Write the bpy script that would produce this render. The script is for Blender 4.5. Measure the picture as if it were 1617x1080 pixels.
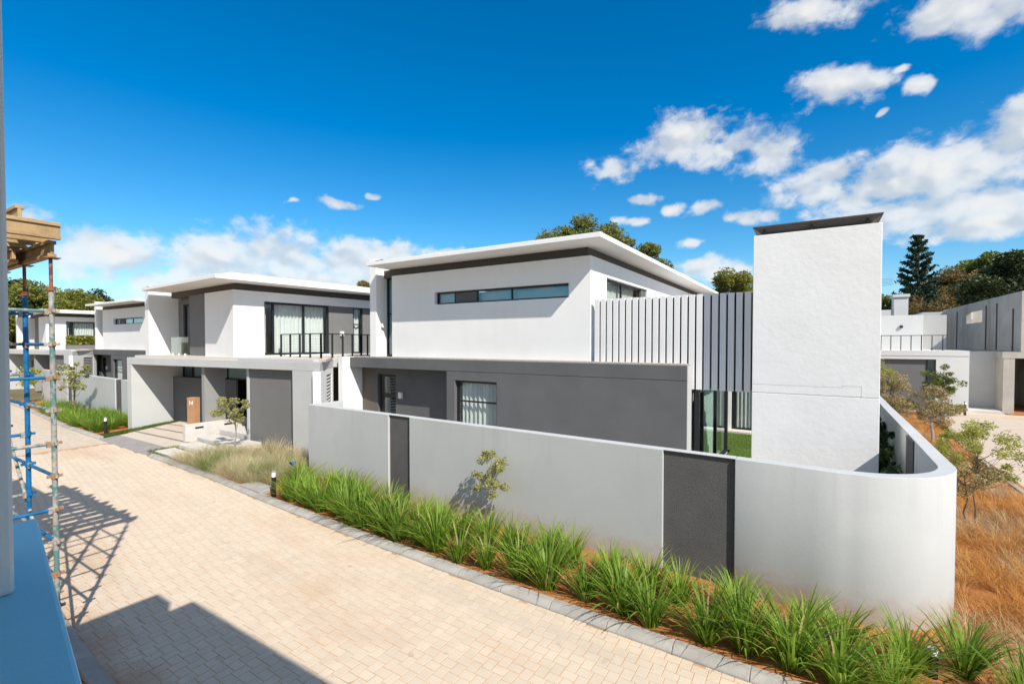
import bpy, bmesh, math, random
import numpy as np
from mathutils import Vector, Matrix

random.seed(7)
rng = np.random.default_rng(11)
R = math.radians
for o in list(bpy.data.objects):
    bpy.data.objects.remove(o)
sc = bpy.context.scene
col = sc.collection

# ------------------------------------------------------------------ camera
CAM_H = 4.0
YAW, PITCH, FOC = R(32.4), R(1.2), 752.0 / 1617.0
cam_d = bpy.data.cameras.new('camera')
cam = bpy.data.objects.new('camera', cam_d)
col.objects.link(cam)
cam.location = (0, 0, CAM_H)
cam.rotation_euler = (R(90) - PITCH, 0, YAW)
cam_d.sensor_width = 36.0
cam_d.lens = 36.0 * FOC
cam_d.shift_y = -FOC * math.tan(PITCH) * -1.0
cam_d.clip_start = 0.05
cam_d.clip_end = 9000
sc.camera = cam

# ------------------------------------------------------------------ sun, sky, exposure
SUN_EL, SUN_DIR = R(42.6), Vector((math.cos(R(-26)), math.sin(R(-26)), 0))   # horizontal direction towards the sun
to_sun = Vector((SUN_DIR.x * math.cos(SUN_EL), SUN_DIR.y * math.cos(SUN_EL), math.sin(SUN_EL)))
sun_d = bpy.data.lights.new('sun', 'SUN')
sun_d.energy = 3.9
sun_d.angle = R(0.53)
sun_d.color = (1.0, 0.945, 0.86)
sun = bpy.data.objects.new('sun', sun_d)
col.objects.link(sun)
sun.rotation_euler = (-to_sun).to_track_quat('-Z', 'Y').to_euler()
sun.location = (30, -20, 40)

sc.view_settings.view_transform = 'Standard'
sc.view_settings.look = 'None'
sc.view_settings.gamma = 1.0
sc.view_settings.use_curve_mapping = False
sc.view_settings.exposure = 0.72
sc.cycles.use_denoising = True
sc.cycles.max_bounces = 8
sc.cycles.transparent_max_bounces = 16
sc.cycles.sample_clamp_indirect = 6.0
sc.render.film_transparent = False

CLOUDS = [(-0.216, 0.372, 0.11, 0.047), (-0.142, 0.355, 0.055, 0.031), (-0.081, 0.331, 0.057, 0.039), (-0.362, 0.341, 0.046, 0.027),
 (0.027, 0.41, 0.068, 0.031), (0.083, 0.41, 0.033, 0.017), (0.115, 0.42, 0.02, 0.008), (0.13, 0.39, 0.017, 0.015), (0.09, 0.357, 0.008, 0.007),
 (0.174, 0.262, 0.123, 0.056), (0.081, 0.248, 0.109, 0.044), (0.241, 0.288, 0.069, 0.05), (0.01, 0.26, 0.074, 0.039), (0.216, 0.208, 0.08, 0.038),
 (0.098, 0.207, 0.107, 0.032), (0.217, 0.178, 0.073, 0.024), (0.028, 0.295, 0.05, 0.02), (-0.003, 0.523, 0.075, 0.023), (0.171, 0.477, 0.083, 0.034),
 (-0.051, 0.518, 0.03, 0.015), (0.238, 0.448, 0.057, 0.028), (-0.311, 0.28, 0.035, 0.009), (-0.327, 0.243, 0.025, 0.011), (-0.26, 0.259, 0.024, 0.012),
 (-0.215, 0.184, 0.037, 0.012), (-0.163, 0.136, 0.084, 0.024), (-0.198, 0.248, 0.035, 0.01), (-0.109, 0.227, 0.036, 0.01), (-1.37, 0.165, 0.07, 0.03),
 (-1.259, 0.153, 0.08, 0.036), (-1.13, 0.147, 0.12, 0.045), (-1.02, 0.163, 0.13, 0.05), (-0.919, 0.154, 0.15, 0.047), (-1.14, 0.11, 0.12, 0.03),
 (-0.823, 0.177, 0.09, 0.032), (-0.93, 0.10, 0.2, 0.03), (-0.721, 0.186, 0.039, 0.011), (-0.976, 0.119, 0.145, 0.024), (-0.912, 0.261, 0.042, 0.009), (-0.986, 0.257, 0.008, 0.007),
 (-0.844, 0.279, 0.016, 0.006)]


class NT:
    """small helper round a node tree"""
    def __init__(s, nt):
        s.nt = nt
        s.nt.nodes.clear()
    def n(s, typ, **kw):
        nd = s.nt.nodes.new(typ)
        for k, v in kw.items():
            setattr(nd, k, v)
        return nd
    def l(s, a, b):
        s.nt.links.new(a, b)
    def val(s, sock, v):
        if hasattr(v, 'is_linked') or hasattr(v, 'links'):
            s.l(v, sock)
        else:
            sock.default_value = v
    def math(s, op, a, b=None, c=None, clamp=False):
        nd = s.n('ShaderNodeMath', operation=op, use_clamp=clamp)
        s.val(nd.inputs[0], a)
        if b is not None: s.val(nd.inputs[1], b)
        if c is not None: s.val(nd.inputs[2], c)
        return nd.outputs[0]
    def vmath(s, op, a, b=None, c=None):
        nd = s.n('ShaderNodeVectorMath', operation=op)
        s.val(nd.inputs[0], a)
        if b is not None: s.val(nd.inputs[1], b)
        if c is not None: s.val(nd.inputs[2], c)
        return nd.outputs['Value'] if op in ('LENGTH', 'DOT_PRODUCT') else nd.outputs[0]
    def noise(s, vec, scale, detail=4, rough=0.55, dist=0.0):
        nd = s.n('ShaderNodeTexNoise')
        if vec is not None: s.l(vec, nd.inputs['Vector'])
        nd.inputs['Scale'].default_value = scale
        nd.inputs['Detail'].default_value = detail
        nd.inputs['Roughness'].default_value = rough
        nd.inputs['Distortion'].default_value = dist
        return nd.outputs['Fac']
    def ramp(s, fac, stops, interp='LINEAR'):
        nd = s.n('ShaderNodeValToRGB')
        nd.color_ramp.interpolation = interp
        els = nd.color_ramp.elements
        while len(els) < len(stops): els.new(0.5)
        for e, (p, c) in zip(els, stops):
            e.position = p
            e.color = (*c, 1.0) if len(c) == 3 else c
        s.l(fac, nd.inputs[0])
        return nd.outputs[0]
    def mix(s, fac, a, b, blend='MIX'):
        nd = s.n('ShaderNodeMix', data_type='RGBA', blend_type=blend)
        s.val(nd.inputs[0], fac)
        for sock, v in ((nd.inputs[6], a), (nd.inputs[7], b)):
            if isinstance(v, tuple): sock.default_value = (*v, 1.0)
            else: s.l(v, sock)
        return nd.outputs[2]
    def mapr(s, v, a, b, c, d, smooth=False):
        nd = s.n('ShaderNodeMapRange', interpolation_type='SMOOTHSTEP' if smooth else 'LINEAR')
        s.val(nd.inputs[0], v)
        for i, x in enumerate((a, b, c, d)): nd.inputs[i + 1].default_value = x
        return nd.outputs[0]


def build_world():
    w = bpy.data.worlds.new('World')
    sc.world = w
    w.use_nodes = True
    t = NT(w.node_tree)
    sky = t.n('ShaderNodeTexSky', sky_type='NISHITA')
    sky.sun_disc = False
    sky.sun_elevation = SUN_EL
    sky.sun_rotation = math.atan2(SUN_DIR.x, SUN_DIR.y)
    sky.altitude = 1600
    sky.air_density = 1.0
    sky.dust_density = 1.3
    sky.ozone_density = 3.0
    def graded(hue, sat, val):
        hs = t.n('ShaderNodeHueSaturation')
        hs.inputs['Hue'].default_value = hue
        hs.inputs['Saturation'].default_value = sat
        hs.inputs['Value'].default_value = val
        t.l(sky.outputs[0], hs.inputs['Color'])
        return hs.outputs[0]
    tc = t.n('ShaderNodeTexCoord')
    d = tc.outputs['Generated']
    sep = t.n('ShaderNodeSeparateXYZ')
    t.l(d, sep.inputs[0])
    az = t.math('ARCTAN2', sep.outputs[0], sep.outputs[1])
    el = t.math('ARCSINE', sep.outputs[2])
    cmb = t.n('ShaderNodeCombineXYZ')
    t.l(az, cmb.inputs[0]); t.l(el, cmb.inputs[1])
    # warp the cloud outlines
    wn = t.n('ShaderNodeTexNoise')
    wn.inputs['Scale'].default_value = 9.0; wn.inputs['Detail'].default_value = 3
    t.l(d, wn.inputs['Vector'])
    wo = t.vmath('SUBTRACT', wn.outputs['Color'], (0.5, 0.5, 0.5))
    p = t.vmath('MULTIPLY_ADD', wo, (0.14, 0.06, 0.0), cmb.outputs[0])
    field = None
    for (a0, e0, ra, re) in CLOUDS:
        v = t.vmath('MULTIPLY_ADD', p, (1 / ra, 1 / re, 0), (-a0 / ra, -e0 / re, 0))
        ln = t.vmath('LENGTH', v)
        field = ln if field is None else t.math('SMOOTH_MIN', field, ln, 0.25)
    # billowing breakup, flattened a little as cumulus are
    dv = t.vmath('MULTIPLY', d, (1.0, 1.0, 1.35))
    n1 = t.noise(dv, 13.0, 7, 0.56, 0.15)
    lo1 = t.noise(dv, 13.0, 2.5, 0.5, 0.15)
    sunv = tuple(x * 0.022 for x in (to_sun.x, to_sun.y, to_sun.z * 1.35))
    lo2 = t.noise(t.vmath('ADD', dv, sunv), 13.0, 2.5, 0.5, 0.15)
    f = t.math('SUBTRACT', 1.0, field)
    # unseen cumulus added outside the view for neutral fill, carrying on the right-hand bank
    rest = t.noise(t.vmath('MULTIPLY', d, (1.0, 1.0, 1.6)), 2.6, 3, 0.5)
    ahead = t.vmath('DOT_PRODUCT', d, (-0.536, 0.844, 0.12))
    rest = t.math('SUBTRACT', t.math('MULTIPLY_ADD', t.math('SUBTRACT', rest, 0.5), 5.0, 0.22), t.math('MULTIPLY', t.mapr(ahead, 0.42, 0.60, 0, 1), 6.0))
    f = t.math('MAXIMUM', f, rest)
    n3 = t.noise(dv, 34.0, 5, 0.6, 0.4)
    f = t.math('MULTIPLY_ADD', t.math('SUBTRACT', n1, 0.5), 2.4, f)
    f = t.math('MULTIPLY_ADD', t.math('SUBTRACT', n3, 0.5), 1.25, f)
    dens = t.mapr(f, -0.22, 0.50, 0.0, 1.0, True)
    dens = t.math('MULTIPLY', dens, t.mapr(f, 0.0, 1.1, 0.62, 0.95))
    lit = t.mapr(t.math('SUBTRACT', lo1, lo2), -0.13, 0.10, 0.0, 1.0, True)
    thick = t.mapr(f, 0.3, 1.5, 0.0, 1.0)
    lit = t.math('SUBTRACT', lit, t.math('MULTIPLY', thick, 0.15), clamp=True)
    ccol = t.mix(lit, (3.3, 3.55, 3.75), (4.75, 4.75, 4.65))
    up = t.mapr(el, -0.02, 0.03, 0.0, 1.0)
    dens = t.math('MULTIPLY', dens, up)
    blue = t.mix(t.mapr(el, 0.02, 0.40, 0.0, 1.0), graded(0.478, 1.18, 0.80), graded(0.495, 1.62, 0.92))
    c = t.mix(dens, blue, ccol)
    bg = t.n('ShaderNodeBackground')
    bg.inputs['Strength'].default_value = 0.12
    t.l(c, bg.inputs['Color'])
    out = t.n('ShaderNodeOutputWorld')
    t.l(bg.outputs[0], out.inputs['Surface'])
    w.cycles.sampling_method = 'MANUAL'
    w.cycles.sample_map_resolution = 512


build_world()

# ------------------------------------------------------------------ materials
MATS = {}


def material(name, color, rough=0.6, var=0.0, vscale=3.0, bump=0.0, bscale=60.0, metal=0.0, spec=0.35, color2=None, stain=None, coord='Object', island=0.0, extra=None):
    """principled material with noise variation, fine relief, optional second tone and dirt streaks"""
    m = bpy.data.materials.new(name)
    m.use_nodes = True
    t = NT(m.node_tree)
    tc = t.n('ShaderNodeTexCoord')
    geo = t.n('ShaderNodeNewGeometry')
    vec = geo.outputs['Position'] if coord == 'World' else tc.outputs['Object']
    c = None
    base = tuple(color)
    if color2 is None:
        color2 = tuple(x * (1 - var) for x in base)
    if var > 0 or color2 is not None:
        n = t.noise(vec, vscale, 5, 0.6)
        c = t.mix(t.mapr(n, 0.32, 0.68, 0, 1), base, tuple(color2))
    if island > 0:
        oi = t.n('ShaderNodeObjectInfo')
        rnd = t.math('FRACT', t.math('ADD', geo.outputs['Random Per Island'], oi.outputs['Random']))
        c = t.mix(1.0, c, t.ramp(rnd, [(0, (1 - island,) * 3), (1, (1 + island * 0.0 + 0.0,) * 3)]), 'MULTIPLY')
    if stain:
        sc_, amt, scol = stain
        sv = t.vmath('MULTIPLY', vec, (sc_, sc_, sc_ * 0.12))
        sn = t.noise(sv, 1.0, 6, 0.65)
        c = t.mix(t.math('MULTIPLY', t.mapr(sn, 0.5, 0.75, 0, 1), amt), c, scol)
    b = t.n('ShaderNodeBsdfPrincipled')
    if extra:
        c = extra(t, c, vec, geo)
    t.l(c, b.inputs['Base Color'])
    b.inputs['Roughness'].default_value = rough
    b.inputs['Metallic'].default_value = metal
    b.inputs['Specular IOR Level'].default_value = spec
    if bump > 0:
        bn = t.noise(vec, bscale, 4, 0.6)
        bp = t.n('ShaderNodeBump')
        bp.inputs['Strength'].default_value = bump
        bp.inputs['Distance'].default_value = 0.02
        t.l(bn, bp.inputs['Height'])
        t.l(bp.outputs[0], b.inputs['Normal'])
    o = t.n('ShaderNodeOutputMaterial')
    t.l(b.outputs[0], o.inputs['Surface'])
    MATS[name] = m
    return m


def leaf_material(name, c1, c2, trans=0.35, rough=0.5, vs=2.0, spec=0.3, dead=0.0):
    m = bpy.data.materials.new(name)
    m.use_nodes = True
    t = NT(m.node_tree)
    geo = t.n('ShaderNodeNewGeometry')
    oi = t.n('ShaderNodeObjectInfo')
    rnd = t.math('FRACT', t.math('ADD', geo.outputs['Random Per Island'], oi.outputs['Random']))
    big = t.noise(geo.outputs['Position'], vs, 2, 0.5)
    f = t.math('ADD', t.math('MULTIPLY', rnd, 0.6), t.math('MULTIPLY', t.mapr(big, 0.35, 0.65, 0, 1), 0.4))
    mid = tuple((a + b) / 2 for a, b in zip(c1, c2))
    c = t.ramp(f, [(0.0, c1), (0.5, mid), (1.0, c2)])
    if dead:
        c = t.mix(t.mapr(rnd, 1 - dead, 1 - dead + 0.01, 0, 1), c, (0.46, 0.34, 0.15))
    b = t.n('ShaderNodeBsdfPrincipled')
    t.l(c, b.inputs['Base Color'])
    b.inputs['Roughness'].default_value = rough
    b.inputs['Specular IOR Level'].default_value = spec
    tr = t.n('ShaderNodeBsdfTranslucent')
    t.l(t.mix(0.5, c, tuple(min(1, x * 1.5) for x in c2)), tr.inputs['Color'])
    mx = t.n('ShaderNodeMixShader')
    mx.inputs[0].default_value = trans
    t.l(b.outputs[0], mx.inputs[1]); t.l(tr.outputs[0], mx.inputs[2])
    o = t.n('ShaderNodeOutputMaterial')
    t.l(mx.outputs[0], o.inputs['Surface'])
    MATS[name] = m
    return m


def glass_material(name, tint, ior=1.45, gmul=1.0):
    m = bpy.data.materials.new(name)
    m.use_nodes = True
    t = NT(m.node_tree)
    tr = t.n('ShaderNodeBsdfTransparent'); tr.inputs['Color'].default_value = (*tint, 1)
    gl = t.n('ShaderNodeBsdfGlossy'); gl.inputs['Roughness'].default_value = 0.02
    gl.inputs['Color'].default_value = (0.95, 0.97, 1, 1)
    geo = t.n('ShaderNodeNewGeometry')
    cs = t.math('ABSOLUTE', t.vmath('DOT_PRODUCT', geo.outputs['Normal'], geo.outputs['Incoming']))
    f0 = ((ior - 1) / (ior + 1)) ** 2
    fr = t.math('MULTIPLY_ADD', t.math('POWER', t.math('SUBTRACT', 1.0, cs, clamp=True), 5.0), 1 - f0, f0)
    mx = t.n('ShaderNodeMixShader')
    t.l(t.math('MULTIPLY', fr, gmul, clamp=True), mx.inputs[0])
    t.l(tr.outputs[0], mx.inputs[1]); t.l(gl.outputs[0], mx.inputs[2])
    o = t.n('ShaderNodeOutputMaterial')
    t.l(mx.outputs[0], o.inputs['Surface'])
    MATS[name] = m
    return m


material('white_plaster', (0.80, 0.793, 0.775), 0.75, 0.06, 0.6, 0.07, 24, stain=(1.3, 0.2, (0.62, 0.61, 0.58)))
material('rough_white_plaster', (0.78, 0.773, 0.755), 0.8, 0.06, 1.2, 0.26, 9, stain=(0.9, 0.10, (0.64, 0.63, 0.60)))
material('grey_plaster', (0.485, 0.49, 0.48), 0.8, 0.09, 0.7, 0.075, 26, stain=(1.4, 0.38, (0.43, 0.43, 0.415)))


def wall_extra(t, c, vec, geo):
    # red soil splashed up from the bed, rain streaks below the top, repaired plaster patches
    p = geo.outputs['Position']
    sp = t.n('ShaderNodeSeparateXYZ'); t.l(p, sp.inputs[0]); z = sp.outputs[2]
    sn = t.noise(t.vmath('MULTIPLY', p, (2.2, 2.2, 3.0)), 2.0, 6, 0.7)
    spl = t.mapr(t.math('ADD', z, t.math('MULTIPLY', sn, -0.75)), -0.32, 0.12, 1.0, 0.0)
    c = t.mix(t.math('MULTIPLY', spl, 0.55), c, (0.36, 0.22, 0.13))
    st_ = t.noise(t.vmath('MULTIPLY', p, (5.5, 5.5, 0.35)), 1.0, 5, 0.7)
    run = t.math('MULTIPLY', t.mapr(st_, 0.54, 0.72, 0, 1), t.mapr(z, 1.1, 2.15, 0.0, 1.0))
    c = t.mix(t.math('MULTIPLY', run, 0.30), c, (0.31, 0.305, 0.29))
    pn = t.noise(p, 0.55, 3, 0.5)
    return t.mix(t.mapr(pn, 0.56, 0.60, 0, 0.12), c, (0.60, 0.60, 0.585))


material('garden_wall_plaster', (0.475, 0.485, 0.48), 0.8, 0.07, 0.7, 0.09, 22, coord='World', extra=wall_extra)
material('light_grey', (0.26, 0.258, 0.252), 0.8, 0.1, 1.0, 0.12, 45)
material('porch_brown', (0.13, 0.11, 0.09), 0.8, 0.12, 1.0, 0.1, 45)
material('dark_plaster', (0.122, 0.123, 0.124), 0.8, 0.16, 1.0, 0.14, 40, stain=(0.9, 0.25, (0.12, 0.12, 0.122)))
material('mid_plaster', (0.17, 0.168, 0.165), 0.8, 0.12, 1.0, 0.12, 40)
material('textured_panel', (0.115, 0.112, 0.11), 0.85, 0.15, 2.0, 0.9, 90)
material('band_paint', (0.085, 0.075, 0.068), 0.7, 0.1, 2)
material('soffit_paint', (0.81, 0.80, 0.78), 0.75, 0.04, 1.0)
material('roof_membrane', (0.55, 0.55, 0.54), 0.8, 0.1, 1)
material('gravel_top', (0.55, 0.50, 0.44), 0.95, 0.4, 18, 0.9, 70)
material('frame_metal', (0.014, 0.016, 0.019), 0.4, 0.1, 4, spec=0.4)
material('rail_metal', (0.02, 0.02, 0.022), 0.45, 0.1, 4)
material('cable_metal', (0.20, 0.20, 0.21), 0.35, 0.1, 4, metal=0.8)
material('cap_metal', (0.10, 0.09, 0.085), 0.55, 0.2, 3, 0.05, 30)
material('slat_paint', (0.75, 0.745, 0.735), 0.55, 0.04, 2)
material('slat_back', (0.02, 0.021, 0.024), 0.8, 0.1, 2)
material('curtain_cloth', (0.76, 0.765, 0.735), 0.9, 0.08, 3)
material('blind_cloth', (0.46, 0.62, 0.68), 0.9, 0.06, 3)
material('interior_paint', (0.30, 0.29, 0.27), 0.9, 0.1, 1)
material('lamp_housing', (0.75, 0.74, 0.70), 0.5, 0.05, 3)
material('terrace_tile', (0.58, 0.50, 0.44), 0.7, 0.12, 3)
material('blade_green', (0.1, 0.2, 0.03), 0.5)
material('kerb_concrete', (0.42, 0.395, 0.36), 0.85, 0.22, 5, 0.3, 60, island=0.14, stain=(4, 0.35, (0.27, 0.235, 0.195)))
material('slab_concrete', (0.60, 0.57, 0.53), 0.85, 0.14, 3, 0.25, 50)
material('raw_concrete', (0.50, 0.465, 0.41), 0.9, 0.22, 0.7, 0.25, 20, stain=(0.7, 0.7, (0.24, 0.22, 0.19)))
material('black_plastic', (0.015, 0.015, 0.016), 0.5, 0.1, 4)
material('lamp_lens', (0.82, 0.82, 0.80), 0.35, 0.03, 4)
material('tan_panel', (0.46, 0.245, 0.125), 0.7, 0.15, 4, 0.08, 40)
material('white_paint', (0.82, 0.82, 0.80), 0.6, 0.03, 4)
material('blue_plastic', (0.01, 0.06, 0.5), 0.4, 0.1, 4)
material('dark_void', (0.012, 0.012, 0.013), 0.9, 0.1, 2)
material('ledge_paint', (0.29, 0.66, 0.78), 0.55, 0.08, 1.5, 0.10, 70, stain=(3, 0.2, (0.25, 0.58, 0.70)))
material('pillar_paint', (0.60, 0.64, 0.63), 0.7, 0.08, 1.5, 0.15, 50)
material('timber', (0.52, 0.35, 0.17), 0.75, 0.35, 5, 0.25, 40, island=0.25, stain=(7, 0.4, (0.30, 0.17, 0.075)))
material('plywood', (0.42, 0.29, 0.15), 0.75, 0.3, 3, 0.1, 40)
material('bark', (0.16, 0.12, 0.09), 0.9, 0.35, 12, 0.6, 60)
material('pale_bark', (0.36, 0.31, 0.26), 0.9, 0.3, 12, 0.5, 60)
material('house_far', (0.66, 0.655, 0.64), 0.8, 0.06, 0.6)


def paver_extra(t, c, vec, geo):
    # rust-coloured sand spread on the paving, and pale worn areas
    p = geo.outputs['Position']
    n = t.noise(t.vmath('MULTIPLY', p, (0.35, 1.0, 1.0)), 0.55, 6, 0.65)
    c = t.mix(t.math('MULTIPLY', t.mapr(n, 0.52, 0.68, 0, 1), 0.62), c, (0.50, 0.335, 0.20))
    n3 = t.noise(t.vmath('MULTIPLY', p, (0.16, 1.3, 1.0)), 0.9, 4, 0.6)      # worn wheel tracks along the street
    c = t.mix(t.math('MULTIPLY', t.mapr(n3, 0.5, 0.68, 0, 1), 0.28), c, (0.40, 0.35, 0.29))
    n4 = t.noise(p, 3.1, 2, 0.5)
    c = t.mix(t.math('MULTIPLY', t.mapr(n4, 0.70, 0.74, 0, 1), 0.35), c, (0.22, 0.17, 0.13))
    sepp = t.n('ShaderNodeSeparateXYZ'); t.l(p, sepp.inputs[0])       # red sand washed off the verge onto the paving
    edge_ = t.mapr(t.math('ADD', sepp.outputs[1], t.math('MULTIPLY', t.noise(p, 1.7, 5, 0.65), 1.6)), 2.75, 3.5, 1.0, 0.0)
    c = t.mix(t.math('MULTIPLY', edge_, 0.7), c, (0.40, 0.20, 0.09))
    n2 = t.noise(p, 14.0, 4, 0.7)
    return t.mix(t.math('MULTIPLY', t.mapr(n2, 0.35, 0.7, 0, 1), 0.16), c, (0.42, 0.36, 0.30))


material('paver_clay', (0.635, 0.525, 0.40), 0.9, 0.12, 4, 0.25, 90, coord='World', color2=(0.595, 0.49, 0.375), island=0.075, spec=0.2, extra=paver_extra)
material('paver_sand', (0.50, 0.31, 0.17), 0.95, 0.25, 6, 0.2, 60, coord='World')


def far_paver_extra(t, c, vec, geo):
    br = t.n('ShaderNodeTexBrick')
    br.inputs['Scale'].default_value = 1.0
    br.inputs['Brick Width'].default_value = 0.2
    br.inputs['Row Height'].default_value = 0.1
    br.inputs['Mortar Size'].default_value = 0.006
    br.inputs['Color1'].default_value = (0.60, 0.505, 0.405, 1)
    br.inputs['Color2'].default_value = (0.51, 0.43, 0.35, 1)
    br.inputs['Mortar'].default_value = (0.40, 0.28, 0.18, 1)
    t.l(geo.outputs['Position'], br.inputs['Vector'])
    return paver_extra(t, br.outputs[0], vec, geo)


material('far_paver', (0.5, 0.4, 0.3), 0.9, 0.1, 4, 0.15, 60, coord='World', spec=0.2, extra=far_paver_extra)


def soil_extra(t, c, vec, geo):
    n = t.noise(geo.outputs['Position'], 26.0, 5, 0.7)
    return t.mix(t.mapr(n, 0.48, 0.70, 0, 0.8), c, (0.16, 0.058, 0.02))


material('red_soil', (0.50, 0.215, 0.075), 0.97, 0.4, 3, 0.9, 30, coord='World', spec=0.1, extra=soil_extra)
material('ground_earth', (0.20, 0.15, 0.09), 0.97, 0.4, 0.2, 0.4, 8, coord='World', color2=(0.09, 0.10, 0.045), spec=0.1)
material('lawn_base', (0.07, 0.11, 0.02), 0.95, 0.3, 6, 0.4, 60, coord='World')
material('driveway_pave', (0.53, 0.455, 0.38), 0.88, 0.14, 2, 0.2, 60, coord='World', color2=(0.47, 0.395, 0.32))
material('driveway_band', (0.20, 0.19, 0.18), 0.85, 0.2, 3, 0.2, 60)
material('apron_grey', (0.31, 0.29, 0.27), 0.85, 0.2, 3, 0.2, 60)
leaf_material('strap_leaf', (0.045, 0.105, 0.008), (0.29, 0.43, 0.055), 0.36, 0.45, 0.8, 0.22, dead=0.05)
leaf_material('pale_grass', (0.26, 0.24, 0.10), (0.70, 0.61, 0.40), 0.3, 0.6, 1.0)
leaf_material('green_grass_tuft', (0.07, 0.13, 0.012), (0.20, 0.27, 0.05), 0.3, 0.5, 1.0)
leaf_material('rust_grass', (0.30, 0.10, 0.016), (0.64, 0.36, 0.10), 0.3, 0.6, 1.6)
leaf_material('straw_grass', (0.30, 0.20, 0.09), (0.64, 0.50, 0.30), 0.3, 0.6, 1.6)
leaf_material('lawn_blade', (0.08, 0.16, 0.012), (0.20, 0.32, 0.04), 0.3, 0.5, 1.5)
leaf_material('edge_grass', (0.045, 0.085, 0.012), (0.13, 0.19, 0.03), 0.3, 0.5, 1.5)
leaf_material('sapling_leaf', (0.17, 0.19, 0.05), (0.46, 0.43, 0.18), 0.35, 0.5, 3)
leaf_material('olive_leaf', (0.19, 0.155, 0.07), (0.43, 0.35, 0.17), 0.3, 0.5, 2)
leaf_material('bright_leaf', (0.19, 0.22, 0.04), (0.45, 0.44, 0.11), 0.4, 0.5, 2)
leaf_material('tree_green', (0.045, 0.075, 0.014), (0.20, 0.23, 0.045), 0.3, 0.55, 0.35)
leaf_material('tree_yellow_green', (0.075, 0.10, 0.018), (0.29, 0.28, 0.05), 0.3, 0.55, 0.25)
leaf_material('tree_olive', (0.06, 0.09, 0.018), (0.25, 0.25, 0.06), 0.3, 0.55, 0.35)
leaf_material('tree_dark', (0.018, 0.036, 0.012), (0.075, 0.10, 0.03), 0.2, 0.5, 0.35)
leaf_material('tree_brown', (0.10, 0.085, 0.03), (0.30, 0.20, 0.07), 0.25, 0.6, 0.3)
leaf_material('conifer_needle', (0.012, 0.034, 0.020), (0.045, 0.085, 0.045), 0.15, 0.5, 0.4)
leaf_material('creeper_leaf', (0.02, 0.045, 0.012), (0.07, 0.11, 0.03), 0.25, 0.5, 3)
leaf_material('hedge_leaf', (0.10, 0.12, 0.015), (0.34, 0.33, 0.05), 0.35, 0.5, 1)
glass_material('clear_glass', (0.88, 0.96, 0.92), 1.5, 1.0)
glass_material('window_glass', (0.90, 0.925, 0.92), 1.5, 1.0)
glass_material('teal_glass', (0.80, 0.93, 0.96), 1.55, 1.3)
glass_material('dark_glass', (0.70, 0.82, 0.86), 1.6, 1.4)


def scaffold_paint(name, c1, c2, rust, amt):
    def ex(t, c, vec, geo):
        n = t.noise(geo.outputs['Position'], 22, 5, 0.75)
        c = t.mix(t.mapr(n, 0.56 - amt * 0.2, 0.60 - amt * 0.15, 0, 1), c, rust)
        n2 = t.noise(geo.outputs['Position'], 9, 3, 0.6)
        return t.mix(t.mapr(n2, 0.5, 0.56, 0, 1), c, c2)
    return material(name, c1, 0.5, 0.2, 8, 0.2, 60, coord='World', extra=ex)


scaffold_paint('blue_steel', (0.005, 0.15, 0.38), (0.004, 0.10, 0.22), (0.02, 0.10, 0.14), 0.1)
scaffold_paint('worn_steel', (0.42, 0.40, 0.36), (0.10, 0.20, 0.19), (0.30, 0.27, 0.23), 0.6)
scaffold_paint('rust_steel', (0.26, 0.10, 0.04), (0.14, 0.045, 0.03), (0.34, 0.15, 0.06), 0.4)
scaffold_paint('cup_steel', (0.30, 0.27, 0.24), (0.32, 0.17, 0.09), (0.40, 0.38, 0.34), 0.4)

# ------------------------------------------------------------------ mesh helpers


def tag(o, label=None, cat=None, group=None, kind=None):
    if label: o['label'] = label
    if cat: o['category'] = cat
    if group: o['group'] = group
    if kind: o['kind'] = kind
    return o


def empty(name, loc=(0, 0, 0), rz=0.0, parent=None):
    o = bpy.data.objects.new(name, None)
    o.location = loc
    o.rotation_euler = (0, 0, rz)
    o.empty_display_size = 0.2
    o.parent = parent
    col.objects.link(o)
    return o


def link_mesh(name, me, mat, parent=None):
    o = bpy.data.objects.new(name, me)
    if mat and not me.materials:
        me.materials.append(MATS[mat] if isinstance(mat, str) else mat)
    o.parent = parent
    col.objects.link(o)
    return o


def np_mesh(name, V, F, smooth=False):
    """V (n,3); F (m,3) or (m,4) int"""
    me = bpy.data.meshes.new(name)
    V = np.asarray(V, dtype=np.float32); F = np.asarray(F, dtype=np.int32)
    k = F.shape[1]
    me.vertices.add(len(V)); me.vertices.foreach_set('co', V.ravel())
    me.loops.add(F.size); me.loops.foreach_set('vertex_index', F.ravel())
    me.polygons.add(len(F)); me.polygons.foreach_set('loop_start', np.arange(0, F.size, k, dtype=np.int32))
    me.polygons.foreach_set('loop_total', np.full(len(F), k, dtype=np.int32))
    me.update(calc_edges=True)
    me.validate()
    if not smooth:
        me.shade_flat()
    return me


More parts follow.
